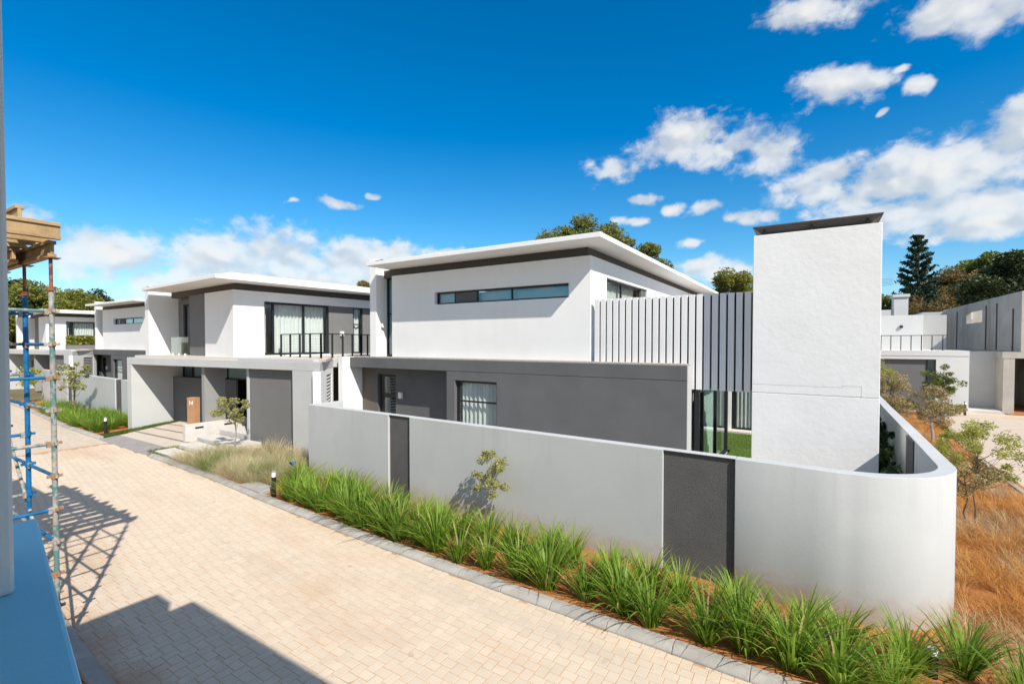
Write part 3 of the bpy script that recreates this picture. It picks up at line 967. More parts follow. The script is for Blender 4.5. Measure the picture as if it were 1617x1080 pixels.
    g.build('joint_line', 'grey_plaster', c)
    cap = Mb()
    cap.frustum((-1.02, 0.96, 12.56, 13.2), (-1.23, 1.17, 12.38, 13.37), 6.48, 6.635).box(-1.235, 1.175, 12.375, 13.375, 6.635, 6.66)
    cp = cap.build('chimney_cap', 'cap_metal', h)
    for x in (-1.0, -0.08, 0.92):
        MB(tf).box(x - 0.02, x + 0.02, 12.43, 12.47, 6.44, 6.64).build('cap_post', 'frame_metal', cp)
    # glazed garden front of the living room, running back from the corner
    if detail:
        glazing(h, tf, 'x', -2.5, 13.0, 17.9, 0.22, 2.75, mull=(13.62, 15.7), fw=0.08, depth=0.11, glass='clear_glass', curtain=(14.2, 17.7, 0.35), name='glass_front')
        P('living_room_floor', 'terrace_tile', -10.0, -2.52, 13.6, 18.0, 0.05, 0.2)
        P('living_room_back', 'interior_paint', -9.0, -2.6, 18.0, 18.2, 0.2, 3.1)
        # rear wing across the lawn
        rwg = Mb(); rwg.cells('y', 22.0, 0.3, (-5.4, 1.4), (0.2, 3.4), [(-2.95, -0.9, 0.3, 2.5)])
        rwg.build('rear_wall', 'white_plaster', h)
        glazing(h, tf, 'y', 22.1, -2.94, -0.91, 0.3, 2.5, mull=(-1.9,), fw=0.09, curtain=(-2.8, -1.0, 0.2))
        P('rear_room', 'interior_paint', -5.0, 1.2, 22.6, 22.7, 0.2, 3.3)
        P('rear_slab', 'white_plaster', -5.4, 1.6, 21.6, 24.0, 3.4, 3.7)
        P('rear_step', 'slab_concrete', -5.4, 1.4, 21.7, 21.99, 0.1, 0.27)
    return h


house_a((0, 0, 0), 'white box house on a dark ground floor, with slatted screen and tall blank chimney', 'white houses along the street')


# ---- second house type: white upper storey over a shallow carport on a long pale beam


def house_b(off, label, group, detail=True):
    O = (-26.0, 8.8); th = R(6.3)
    ex, ey = (math.cos(th), math.sin(th)), (-math.sin(th), math.cos(th))
    C = (-19.14, 9.88); tu = R(-3.6)
    eu, ev = (math.cos(tu), math.sin(tu)), (-math.sin(tu), math.cos(tu))
    base = (-20.0, 12.0)
    h = empty('house', (base[0] + off[0], base[1] + off[1], 0), off[2])
    tag(h, label, 'house', group)
    LF = lambda p, q, z: (O[0] + ex[0] * p + ey[0] * q - base[0], O[1] + ex[1] * p + ey[1] * q - base[1], z)
    # side walls run back along ev from the front line: q measured along ev
    KF = lambda p, q, z: (O[0] + ex[0] * p + ev[0] * q - base[0], O[1] + ex[1] * p + ev[1] * q - base[1], z)
    UF = lambda s, t, z: (C[0] + eu[0] * s + ev[0] * t - base[0], C[1] + eu[1] * s + ev[1] * t - base[1], z)
    PL = lambda n, m, *a, **k: box_part(n, m, h, *a, tf=KF, **k)
    PU = lambda n, m, *a, **k: box_part(n, m, h, *a, tf=UF, **k)
    # ground floor
    w = lambda x, y: (x - base[0], y - base[1])
    f0 = LF(-0.1, 0, 0)[:2]; f1 = LF(11.95, 0, 0)[:2]
    MB().prism([f0, f1, w(-16.05, 12.1), w(-16.4, 15.6), w(-27.0, 15.2), w(-26.0, 12.0)], 3.0, 3.31).build('beam_slab', 'grey_plaster', h, 0.012)
    PL('left_wall', 'grey_plaster', -0.1, 0.25, 0.003, 5.0, -0.1, 3.0, bevel=0.01)
    PL('gate', 'dark_plaster', 0.252, 4.9, 1.6, 1.68, 0.25, 2.36, bevel=0.006)
    glazing(h, KF, 'y', 2.0, 0.26, 5.0, 2.3, 2.98, mull=(1.0, 2.4, 3.6), fw=0.05, glass='dark_glass', name='high_window', curtain=(0.9, 4.9, 0.15))
    PL('porch_back', 'porch_brown', 0.25, 11.0, 3.2, 3.3, 0.0, 3.0)
    PL('fin_wall', 'light_grey', 5.02, 5.22, 0.2, 0.98, 0.0, 3.0, bevel=0.01)
    PL('entrance_post', 'grey_plaster', 7.82, 7.96, 0.2, 1.6, 0.0, 3.0, bevel=0.01)
    PL('garage_panel', 'mid_plaster', 7.962, 10.56, 0.22, 0.34, -0.1, 3.0, bevel=0.008)
    PL('panel_gap', 'dark_void', 10.56, 10.60, 0.24, 0.4, -0.1, 3.0)
    PL('end_pier', 'grey_plaster', 10.60, 11.94, 0.004, 0.06, -0.1, 3.0, bevel=0.01)
    # angled side wall that runs back to the neighbour, with a louvre
    a = w(-14.11, 10.13); b = w(-16.03, 12.08)
    dx, dy = b[0] - a[0], b[1] - a[1]; ln = math.hypot(dx, dy); dx /= ln; dy /= ln
    SF = lambda u, d, z: (a[0] + dx * u - dy * d, a[1] + dy * u + dx * d, z)      # d > 0 inwards
    sw = MB(lambda x, y, z: SF(x, y, z)); sw.cells('y', 0.0, 0.25, (0.0, ln), (-0.1, 2.995), [(1.2, 2.35, 0.6, 2.80)])
    sw.build('angled_wall', 'white_plaster', h)
    lv = MB(SF).box(1.21, 2.34, 0.16, 0.2, 0.62, 2.79).build('louvre', 'frame_metal', h)
    for i in range(17):
        z = 0.66 + i * 0.125
        MB(SF).box(1.21, 2.34, 0.01, 0.10, z, z + 0.045).build('louvre_blade', 'slat_paint', lv)
    MB().prism([LF(-0.1, 0.32, 0)[:2], LF(11.9, 0.32, 0)[:2], w(-16.2, 12.2), w(-16.45, 15.5), w(-27, 15.1)], 3.312, 3.40).build('terrace_floor', 'terrace_tile', h)
    MB().prism([LF(7.6, 0.05, 0)[:2], LF(11.6, 0.05, 0)[:2], LF(11.6, 0.3, 0)[:2], LF(7.6, 0.3, 0)[:2]], 3.312, 3.39).build('parapet_upstand', 'grey_plaster', h, 0.008)
    # upper storey
    bay = MB(UF); bay.box(-2.6, 0.0, 0.0, 1.15, 3.2, 6.05); bay.build('bay', 'white_plaster', h, 0.012)
    PU('bay_rear', 'white_plaster', -2.6, -0.3, 1.152, 1.4, 3.4, 6.05)
    sd = MB(UF); sd.cells('x', -0.002, 0.25, (1.152, 12.0), (3.4, 6.05), [(1.2, 4.2, 3.45, 5.67), (4.2, 7.4, 3.42, 5.67)])
    sd.build('side_wall', 'white_plaster', h)
    glazing(h, UF, 'x', -0.1, 1.2, 4.19, 3.46, 5.66, mull=(1.62, 2.98), fw=0.08, depth=0.1, curtain=(1.65, 4.1, 0.25), name='sliding_door')
    PU('dark_panel', 'mid_plaster', -0.2, -0.08, 4.2, 5.5, 3.42, 5.67)
    glazing(h, UF, 'x', -0.12, 5.51, 6.05, 3.46, 5.66, trans=(4.85,), fw=0.06, glass='window_glass', name='side_light', curtain=(5.55, 6.0, 0.2))
    PU('dark_panel', 'mid_plaster', -0.2, -0.08, 6.06, 7.4, 3.42, 5.67)
    PU('wall_lamp', 'lamp_housing', -0.078, 0.03, 4.75, 4.93, 4.28, 4.5, bevel=0.01)
    # recessed balcony between the bay and the left fin
    PU('left_fin', 'white_plaster', -7.47, -6.97, -0.65, 12.0, 3.31, 6.62, bevel=0.012)
    PU('balcony_panel', 'mid_plaster', -4.35, -2.602, 0.06, 0.26, 3.4, 6.05, bevel=0.01)
    PU('balcony_side', 'mid_plaster', -4.35, -4.15, 0.262, 0.9, 3.4, 6.05)
    glazing(h, UF, 'y', 0.6, -6.4, -4.36, 3.42, 5.78, mull=(-5.85,), fw=0.09, curtain=(-5.75, -4.45, 0.25), name='balcony_door')
    PU('door_reveal', 'mid_plaster', -6.968, -6.4, 0.55, 0.75, 3.4, 6.05)
    PU('lintel', 'mid_plaster', -6.4, -4.36, 0.5, 0.75, 5.78, 6.05)
    PU('balcony_room', 'interior_paint', -6.9, -4.2, 1.4, 1.45, 3.4, 6.05)
    PU('upper_back', 'white_plaster', -6.97, -0.2, 11.8, 12.0, 3.4, 6.05)
    gl = MB(UF); gl.box(-6.3, -4.37, 0.0, 0.012, 3.42, 4.22); gl.build('glass_balustrade', 'clear_glass', h)
    for s in (-6.1, -5.4, -4.7):
        PU('clamp', 'lamp_housing', s - 0.025, s + 0.025, -0.03, 0.04, 3.31, 3.48)
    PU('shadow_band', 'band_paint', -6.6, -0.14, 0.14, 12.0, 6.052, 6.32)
    PU('roof_slab', 'soffit_paint', -6.72, 0.9, -1.0, 13.2, 6.322, 6.46, bevel=0.01)
    PU('roof_upstand', 'soffit_paint', -6.6, 0.88, -0.5, 12.9, 6.462, 6.58, bevel=0.01)
    PU('roof_flashing', 'frame_metal', -6.2, -5.95, -0.95, -0.7, 6.462, 6.50)
    if detail:
        for t_ in (7.6, 8.4, 9.6):
            MB(UF).tube((0.0, t_, 6.57), (0.0, t_, 6.57 + (0.35 if t_ > 9 else 0.12)), 0.025, n=8).build('vent_pipe', 'frame_metal', h)
    if not detail: return h
    # cable railing on the terrace
    pts = [w(-18.75, 11.6), w(-15.35, 11.05), w(-16.55, 13.9), w(-16.9, 14.9)]
    rl = empty('railing', (0, 0, 0), parent=h)
    rail = MB(); posts = []
    for (p, q), nn in zip(zip(pts[:-1], pts[1:]), (4, 4, 2)):
        L = math.hypot(q[0] - p[0], q[1] - p[1])
        rail.tube((*p, 4.31), (*q, 4.31), 0.022, n=6)
        for i in range(nn + 1):
            posts.append((p[0] + (q[0] - p[0]) * i / nn, p[1] + (q[1] - p[1]) * i / nn))
    rail.build('top_rail', 'rail_metal', rl)
    for x, y_ in posts:
        MB().box(x - 0.022, x + 0.022, y_ - 0.03, y_ + 0.03, 3.4, 4.3).build('post', 'rail_metal', rl)
    for k in range(8):
        cb = MB()
        for p, q in zip(pts[:-1], pts[1:]):
            cb.tube((*p, 3.52 + 0.1 * k), (*q, 3.52 + 0.1 * k), 0.004, n=4)
        cb.build('cable', 'cable_metal', rl)
    return h


house_b((0, 0, 0), 'white house over a shallow carport with dark garage panel and cable railing', 'white houses along the street')
house_a((-34.2, 1.6, 0), 'smaller-looking white house with strip window beyond the carport house', 'white houses along the street', detail=False)
house_b((-32.6, 2.3, 0), 'farthest white house behind the scaffold with planter hedge below its window', 'white houses along the street', detail=False)

# ================================================================== GARDEN WALLS


def wall_path(pts_out, pts_in, z0, z1, name, mat, parent, bevel=0.012, smooth_from=None):
    n = len(pts_out)
    poly = list(pts_out) + list(reversed(pts_in))
    m = MB()
    vs = [(x, y, z0) for x, y in pts_out] + [(x, y, z0) for x, y in pts_in] + [(x, y, z1) for x, y in pts_out] + [(x, y, z1) for x, y in pts_in]
    fs = []
    for i in range(n - 1):
        fs.append((i, i + 1, 2 * n + i + 1, 2 * n + i))                    # outer
        fs.append((n + i + 1, n + i, 3 * n + i, 3 * n + i + 1))            # inner
        fs.append((2 * n + i, 2 * n + i + 1, 3 * n + i + 1, 3 * n + i))    # top
        fs.append((i + 1, i, n + i, n + i + 1))                            # bottom
    fs.append((0, 2 * n, 3 * n, n)); fs.append((n - 1, 2 * n - 1, 4 * n - 1, 3 * n - 1))
    m.add(vs, fs)
    return m.build(name, mat, parent, bevel)


def offset_path(pts, d):
    out = []
    for i, p in enumerate(pts):
        a = pts[max(0, i - 1)]; b = pts[min(len(pts) - 1, i + 1)]
        dx, dy = b[0] - a[0], b[1] - a[1]; l = math.hypot(dx, dy)
        out.append((p[0] - dy / l * d, p[1] + dx / l * d))
    return out


TH = 0.21
tag(MB().add([(-12.4, 8.9, -0.02), (0.5, 8.5, -0.02), (1.6, 9.6, -0.02), (1.6, 13.2, -0.02), (-2.6, 13.2, -0.02), (-2.6, 12.5, -0.02), (-12.4, 12.5, -0.02)], [(0, 1, 2, 3, 4, 5, 6)]).build('bounce_paving', 'slab_concrete'), kind='structure')  # unseen pale paving added to bounce warm light onto the walls
gw = empty('garden_wall', (-5, gw_y(-5), 0))
tag(gw, 'long grey garden wall with curved corner and two dark panels behind the grass bed', 'wall')
gl_ = lambda pts: [(x + 5, y - gw_y(-5)) for x, y in pts]


def gw_seg(x0, x1, name, mat, inset=0.0, z1=GW_Z, z0=-0.05):
    o = [(x0, gw_y(x0) + inset), (x1, gw_y(x1) + inset)]
    i = [(x0, gw_y(x0) + TH), (x1, gw_y(x1) + TH)]
    return wall_path(gl_(o), gl_(i), z0, z1, name, mat, gw, 0.01)


gw_seg(-12.67, -9.17, 'wall_section', 'garden_wall_plaster')
gw_seg(-8.40, -2.18, 'wall_section', 'garden_wall_plaster')
for (a, b) in ((-9.169, -8.401), (-2.179, -1.041)):
    gw_seg(a, b, 'dark_panel', 'textured_panel', 0.06, GW_Z - 0.0145)
    gw_seg(a, b, 'coping', 'garden_wall_plaster', 0.02, GW_Z, GW_Z - 0.014)
# curved corner and return along the side street
curve = [(-1.04, gw_y(-1.04)), (-0.5, 8.22), (0.0, 8.17), (0.3, 8.145)]
cx0, cy0, rad = 0.45, 9.50, 1.34
for i in range(0, 15):
    g = R(-93 + 93 * i / 14)
    curve.append((cx0 + rad * math.cos(g), cy0 + rad * math.sin(g)))
curve += [(1.80, 10.4), (1.84, 13), (1.88, 17), (1.95, 21), (2.05, 27)]
ci = offset_path(curve, TH)
cw = wall_path(gl_(curve), gl_(ci), -0.05, GW_Z, 'curved_section', 'garden_wall_plaster', gw, 0.01)
for p in cw.data.polygons:
    if abs(p.normal.z) < 0.3: p.use_smooth = True
for (ya, yb) in ((11.55, 12.35), (19.9, 20.8)):
    xx = 1.63 + (ya - 11) * 0.012
    box_part('inner_panel', 'textured_panel', gw, xx - 0.05 + 5, xx + 0.0 + 5, ya - gw_y(-5), yb - gw_y(-5), 0.0, GW_Z - 0.02)
# return at the left end
wall_path(gl_([(-12.67, 9.75), (-12.67, gw_y(-12.67))]), gl_([(-12.46, 9.75), (-12.46, gw_y(-12.46) + TH)]), -0.05, GW_Z - 0.002, 'return_section', 'garden_wall_plaster', gw, 0.01)

# wall of the far plot
fw_ = empty('garden_wall', (-35, 10, 0))
tag(fw_, 'grey garden wall with dark panels behind the far green bed', 'wall')
fy = lambda x: 9.35 + (x + 27.7) * -0.045


def far_seg(x0, x1, name, mat, inset=0.0, z1=GW_Z):
    MB().prism([(x0 + 35, fy(x0) + inset - 10), (x1 + 35, fy(x1) + inset - 10), (x1 + 35, fy(x1) + 0.22 - 10), (x0 + 35, fy(x0) + 0.22 - 10)], -0.05, z1).build(name, mat, fw_, 0.01)


far_seg(-28.6, -26.0, 'wall_section', 'garden_wall_plaster')
far_seg(-29.5, -28.602, 'dark_panel', 'textured_panel', 0.05, GW_Z - 0.03)
far_seg(-37.0, -29.502, 'wall_section', 'garden_wall_plaster')
far_seg(-37.9, -37.002, 'dark_panel', 'textured_panel', 0.05, GW_Z - 0.03)
far_seg(-44.0, -37.902, 'wall_section', 'garden_wall_plaster')

# planter hedge under the far house's window is placed with the plants below

# ================================================================== STEPS AND NUMBER PILLAR AT THE SECOND HOUSE
st = empty('garden_steps', (-18.6, 8.6, 0))
tag(st, 'white stepping slabs rising from the kerb to the carport house', 'steps')
sq = lambda pts: [(x + 18.6, y - 8.6) for x, y in pts]
MB().prism(sq([(-19.75, 7.42), (-17.35, 7.34), (-17.45, 7.95), (-19.75, 8.03)]), 0.02, 0.14).build('step_slab', 'slab_concrete', st, 0.01)
MB().prism(sq([(-19.7, 8.16), (-17.2, 8.06), (-17.3, 8.72), (-19.7, 8.8)]), 0.1, 0.24).build('step_slab', 'slab_concrete', st, 0.01)
MB().prism(sq([(-20.1, 8.95), (-17.0, 8.85), (-17.05, 9.75), (-20.0, 9.6)]), 0.1, 0.34).build('landing', 'slab_concrete', st, 0.01)
MB().prism(sq([(-20.35, 9.9), (-17.6, 9.95), (-17.6, 12.6), (-20.2, 12.6)]), 0.1, 0.46).build('porch_floor', 'slab_concrete', st, 0.01)

lw = empty('low_wall', (-20.9, 9.2, 0))
tag(lw, 'low white wall with black slot lights beside the driveway', 'wall')
MB().prism([(0.07, -0.42), (0.25, -0.41), (0.43, 2.4), (0.25, 2.4)], 0.0, 0.77).build('wall_body', 'slab_concrete', lw, 0.01)
for v in (0.12, 0.50):
    x = 0.25 + 0.18 * v; y = -0.41 + 2.81 * v
    MB().prism([(x - 0.01, y), (x + 0.005, y), (x + 0.005 + 0.019, y + 0.3), (x + 0.009, y + 0.3)], 0.57, 0.64).build('slot_light', 'dark_void', lw)

npil = empty('number_pillar', (-22.15, 9.75, 0.0), R(12))
tag(npil, 'tan pillar numbered 14 behind the low white wall', 'pillar')
MB().box(-0.21, 0.21, -0.13, 0.13, 0.1, 1.66).build('pillar_body', 'tan_panel', npil, 0.008)
for ch, xx in (('1', -0.035), ('4', 0.095)):
    cu = bpy.data.curves.new('digit', 'FONT'); cu.body = ch; cu.size = 0.27; cu.extrude = 0.006; cu.align_x = 'CENTER'
    tmp = bpy.data.objects.new('digit', cu); col.objects.link(tmp)
    bpy.context.view_layer.update()
    me = bpy.data.meshes.new_from_object(tmp.evaluated_get(bpy.context.evaluated_depsgraph_get()))
    bpy.data.objects.remove(tmp)
    o = link_mesh('digit', me, 'white_paint', npil)
    o.rotation_euler = (R(90), 0, 0); o.location = (xx + 0.0, -0.137, 1.34)

mbx = empty('meter_box', (-21.75, 10.1, 0)); tag(mbx, 'small white and blue box on a post by the number pillar', 'meter box')
MB().box(-0.09, 0.09, -0.07, 0.05, 1.0, 1.3).build('box', 'white_paint', mbx, 0.01)
MB().box(-0.05, 0.05, -0.078, -0.0705, 1.1, 1.22).build('cover', 'apron_grey', mbx)
MB().box(-0.03, 0.03, -0.03, 0.03, 0.2, 0.995).build('post', 'black_plastic', mbx)


def bollard(x, y, z, h, label):
    b = empty('bollard_light', (x, y, z)); tag(b, label, 'bollard', 'bollard lights in the beds')
    MB().tube((0, 0, -0.05), (0, 0, h * 0.78), 0.055, n=16).build('post', 'black_plastic', b)
    MB().tube((0, 0, h * 0.782), (0, 0, h * 0.96), 0.05, n=16).build('lens', 'lamp_lens', b)
    MB().tube((0, 0, h * 0.962), (0, 0, h), 0.056, n=16).build('cap', 'apron_grey', b)


bollard(-11.62, 6.95, 0.03, 0.68, 'black bollard light where the tall green bed meets the pale grasses')
bollard(-25.68, 7.86, 0.03, 0.74, 'black bollard light at the corner of the far bed by the driveway')
bollard(1.22, 7.35, 0.03, 0.36, 'short bollard light half hidden in the grass by the curved wall')
bollard(7.0, 35.2, 0.0, 0.75, 'black bollard light in front of the grey house across the side street')

blk = MB().box(-0.55, 0.55, -0.22, 0.22, 0.0, 0.12).build('drain_block', 'kerb_concrete', None, 0.012)
blk.location = (-12.55, 7.05, 0.03); blk.rotation_euler = (0, 0, R(-3)); tag(blk, 'flat grey concrete block in the soil just left of the bollard', 'concrete block')
bs = MB()
for k in range(7):
    a_ = 0.9 * k
    bs.add([(0.02 * math.cos(a_), 0.02 * math.sin(a_), 0.0), (0.10 * math.cos(a_ + 0.5), 0.10 * math.sin(a_ + 0.5), 0.05 + 0.01 * k), (0.09 * math.cos(a_ + 1.1), 0.09 * math.sin(a_ + 1.1), 0.12), (0.0, 0.0, 0.09)], [(0, 1, 2, 3)])
bo = bs.build('blue_scrap', 'blue_plastic'); bo.location = (-12.45, 8.0, 0.5); tag(bo, 'small bright blue scrap caught in the leaves near the wall end', 'scrap')

# ================================================================== ACROSS THE SIDE STREET
h5 = empty('house', (5.0, 36.2, 0)); tag(h5, 'flat-roofed grey house with dark garage door and roof railing across the side street', 'house')
t5 = lambda x, y, z: (x - 5, y - 36.2, z)
P5 = lambda n, m, *a, **k: box_part(n, m, h5, *a, tf=t5, **k)
w5 = MB(t5); w5.cells('y', 36.0, 0.3, (-6.0, 7.3), (-0.05, 3.2), [(0.4, 5.5, 0.0, 3.0), (5.5, 5.9, 0.0, 3.0)])
w5.build('front_wall', 'house_far', h5)
P5('garage_door', 'mid_plaster', 0.4, 5.5, 36.15, 36.25, 0.0, 3.0)
glazing(h5, t5, 'y', 36.12, 5.5, 5.9, 0.05, 3.0, trans=(1.4,), fw=0.05, glass='dark_glass')
P5('roof_slab', 'house_far', -6.0, 7.3, 35.98, 46, 3.202, 3.5)
P5('side_wall', 'house_far', 7.0, 7.3, 36.3, 46, -0.05, 3.2)
P5('recess_wall', 'grey_plaster', 7.302, 9.3, 38.4, 38.6, -0.05, 3.45)
P5('step', 'slab_concrete', 7.4, 8.8, 36.6, 38.3, 0.0, 0.16)
P5('upper_wall', 'house_far', 3.5, 5.75, 39.0, 39.3, 3.5, 5.7)
P5('upper_side', 'house_far', 5.45, 5.75, 39.3, 45, 3.5, 5.7)
P5('upper_return', 'grey_plaster', 5.752, 7.2, 41.0, 41.2, 3.5, 5.75)
P5('wall_lamp', 'black_plastic', 4.6, 4.75, 38.9, 38.995, 4.9, 5.05)
for i in range(14):
    P5('slat', 'slat_paint', 1.2 + i * 0.17, 1.3 + i * 0.17, 38.7, 38.8, 3.5, 4.7)
rl = empty('railing', (0, 0, 0), parent=h5)
MB(t5).box(0.5, 6.4, 36.4, 36.44, 4.36, 4.4).build('top_rail', 'rail_metal', rl)
for i in range(13):
    x = 0.6 + i * 0.47
    MB(t5).box(x - 0.02, x + 0.02, 36.4, 36.44, 3.5, 4.36).build('post', 'rail_metal', rl)
for k in range(6):
    MB(t5).box(0.5, 6.4, 36.415, 36.425, 3.62 + k * 0.12, 3.63 + k * 0.12).build('cable', 'rail_metal', rl)

cb = empty('concrete_building', (11, 39, 0)); tag(cb, 'bare concrete building shell under construction at the right edge', 'building')
tc_ = lambda x, y, z: (x - 11, y - 39, z)
PC = lambda n, m, *a, **k: box_part(n, m, cb, *a, tf=tc_, **k)
up = MB(tc_); up.cells('y', 37.1, 0.25, (9.6, 16), (3.46, 6.8), [(10.5, 13.5, 4.4, 6.2)]); up.build('upper_front', 'raw_concrete', cb)
sdw = MB(tc_)
sdw.box(9.6, 9.85, 37.36, 44.4, 3.46, 6.8).box(9.6, 9.85, 44.4, 48.4, 3.46, 5.35).box(9.6, 9.85, 44.4, 48.4, 6.2, 6.8).box(9.6, 9.85, 48.4, 56, 3.46, 6.8)
sdw.build('upper_side', 'raw_concrete', cb)
for y in (38.3, 41.2, 43.4, 51.0):
    PC('pipe_chase', 'cap_metal', 9.55, 9.6, y, y + 0.12, 3.5, 6.4 if y > 39 else 5.9)
PC('upper_back', 'raw_concrete', 9.85, 16, 55, 55.3, 3.46, 6.8)
PC('floor_slab', 'raw_concrete', 8.85, 18, 36.98, 57, 3.1, 3.45)
PC('portal_column', 'raw_concrete', 8.9, 9.35, 37.0, 42.0, -0.05, 3.1)
PC('portal_column', 'raw_concrete', 12.9, 13.4, 37.0, 42.0, -0.05, 3.1)
PC('back_wall', 'raw_concrete', 9.35, 13, 43.0, 43.2, -0.05, 3.1)
PC('inner_wall', 'raw_concrete', 11.0, 11.2, 40.0, 43.0, -0.05, 3.1)
PC('floor', 'red_soil', 9.0, 18, 36.6, 43.0, -0.06, 0.03)

fh = empty('house', (5.0, 56, 0)); tag(fh, 'white house with a square chimney beyond the grey flat roof', 'house')
tf_ = lambda x, y, z: (x - 5, y - 56, z)
for n, a in (('wall', (-6, 11, 55, 62, -0.05, 5.9)), ('chimney', (6.0, 7.0, 54.5, 56.0, 5.9, 8.0)), ('chimney_cap', (5.9, 7.1, 54.4, 56.1, 8.0, 8.25)), ('terrace_wall', (-4, 6, 54.6, 54.9, 5.9, 6.9)), ('roof', (8, 11.3, 54.8, 62.2, 5.9, 6.6))):
    box_part(n, 'house_far' if n != 'roof' else 'roof_membrane', fh, *a, tf=tf_)
at = MB(tf_).tube((5.2, 56, 6.8), (5.2, 56, 10.2), 0.03, n=6)
for k in range(6): at.tube((4.6, 56, 9.2 + 0.12 * k), (6.1, 56, 9.25 + 0.12 * k), 0.012, n=5)
at.build('aerial', 'cable_metal', fh)

# ================================================================== THE BUILDING THE VIEW IS TAKEN FROM
vb = empty('building', (2, -2, 0)); tag(vb, 'foreground building with blue-grey parapet ledge and pillar at the left edge', 'building')
tv = lambda x, y, z: (x - 2, y + 2, z)
edge = lambda x: 0.66 - (x + 2.99) * 0.174
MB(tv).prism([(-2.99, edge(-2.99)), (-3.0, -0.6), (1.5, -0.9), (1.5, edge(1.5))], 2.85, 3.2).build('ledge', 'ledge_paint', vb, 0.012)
MB(tv).prism([(-2.95, edge(-2.95) - 0.05), (-2.95, -0.55), (1.5, -0.85), (1.5, edge(1.5) - 0.05)], 0.0, 2.849).build('facade', 'pillar_paint', vb)
MB(tv).box(-2.62, -2.14, -0.62, 0.42, 3.2, 5.58).build('pillar', 'pillar_paint', vb, 0.012)
MB(tv).box(-2.95, -2.5, -4.0, 0.47, 5.58, 5.95).build('roof_beam', 'pillar_paint', vb)
MB(tv).box(-2.1, 9.0, -6.0, 0.60, 5.9, 6.1).build('roof', 'pillar_paint', vb)
MB(tv).box(-2.95, 9.0, -6.2, -6.0, 0.0, 6.0).build('rear_wall', 'pillar_paint', vb)
MB(tv).box(-2.95, 9.0, -6.0, -0.95, 2.7, 2.9).build('floor', 'pillar_paint', vb)

# ================================================================== SCAFFOLD AND FORMWORK
sf = empty('scaffold', (-9.6, 1.35, 0)); tag(sf, 'blue and worn steel scaffold standing beside the road', 'scaffold')
SX = [-7.97, -9.07, -10.17, -11.27, -12.37]; SY = [1.93, 0.80]
sl = lambda x, y, z: (x + 9.6, y - 1.35, z)
LV = [0.28 + 0.41 * i for i in range(11)]
for i, x in enumerate(SX):
    for j, y in enumerate(SY):
        m = 'worn_steel' if (i == 0 and j == 0) or (i + j) % 3 == 2 else 'blue_steel'
        s = MB(sl).tube((x, y, 0.0), (x, y, 4.62), 0.028, n=12).build('standard', m, sf, smooth=False)
        for z in LV:
            c = MB(sl)
            c.box(x - 0.075, x + 0.075, y - 0.012, y + 0.012, z - 0.014, z + 0.02).box(x - 0.012, x + 0.012, y - 0.075, y + 0.075, z - 0.014, z + 0.02).tube((x, y, z - 0.03), (x, y, z + 0.035), 0.036, n=10)
            c.build('cup', 'cup_steel' if m == 'worn_steel' else 'blue_steel', s)
        jk = MB(sl).tube((x, y, 4.621), (x, y, 5.03), 0.019, n=10).box(x - 0.08, x + 0.08, y - 0.08, y + 0.08, 5.03, 5.04).tube((x, y, 4.63), (x, y, 4.68), 0.045, n=10)
        jk.build('jack', 'rust_steel', sf)
        MB(sl).box(x - 0.08, x + 0.08, y - 0.08, y + 0.08, -0.03, 0.012).build('base_plate', 'rust_steel', sf)


def bar(p, q, mat, name, r=0.021):
    o = MB(sl).tube(p, q, r, n=10).build(name, mat, sf)
    for a, b in ((p, q), (q, p)):
        d = (Vector(b) - Vector(a)).normalized(); c = Vector(a) + d * 0.05
        MB(sl).box(c.x - 0.02, c.x + 0.02, c.y - 0.02, c.y + 0.02, c.z - 0.045, c.z + 0.028).build('wedge', 'cup_steel', o)


for k, z in enumerate(LV):
    for j, y in enumerate(SY):
        for i in range(len(SX) - 1):
            if k in (3, 5, 7, 9) or (j == 1 and k in (2, 6)):
                bar((SX[i], y, z), (SX[i + 1], y, z - 0.005), ('blue_steel', 'worn_steel', 'blue_steel')[(i + k) % 3], 'ledger')
    for i, x in enumerate(SX):
        if k in (2, 4, 6, 8, 10):
            bar((x, SY[0], z), (x, SY[1], z), 'worn_steel' if (i + k // 2) % 2 else 'blue_steel', 'transom')
bar((SX[0], SY[0], LV[1]), (SX[2], SY[0], LV[6]), 'worn_steel', 'brace')
bar((SX[0], SY[1], LV[6]), (SX[2], SY[1], LV[1]), 'worn_steel', 'brace')


def h_beam(axis, c, a0, a1, z, label, group=None, hgt=0.2, wd=0.08):
    """timber I-section beam: two flanges and a web"""
    mid = (a0 + a1) / 2
    loc = (mid, c, z) if axis == 'x' else (c, mid, z)
    o = empty('timber_beam', loc); tag(o, label, 'beam', group)
    L = (a1 - a0) / 2
    def b(n, d0, d1, e0, e1):
        m = MB()
        if axis == 'x': m.box(-L, L, d0, d1, e0, e1)
        else: m.box(d0, d1, -L, L, e0, e1)
        m.build(n, 'timber', o, 0.004)
    b('flange', -wd / 2, wd / 2, 0, 0.042); b('flange', -wd / 2, wd / 2, hgt - 0.042, hgt); b('web', -0.018, 0.018, 0.0421, hgt - 0.0421)


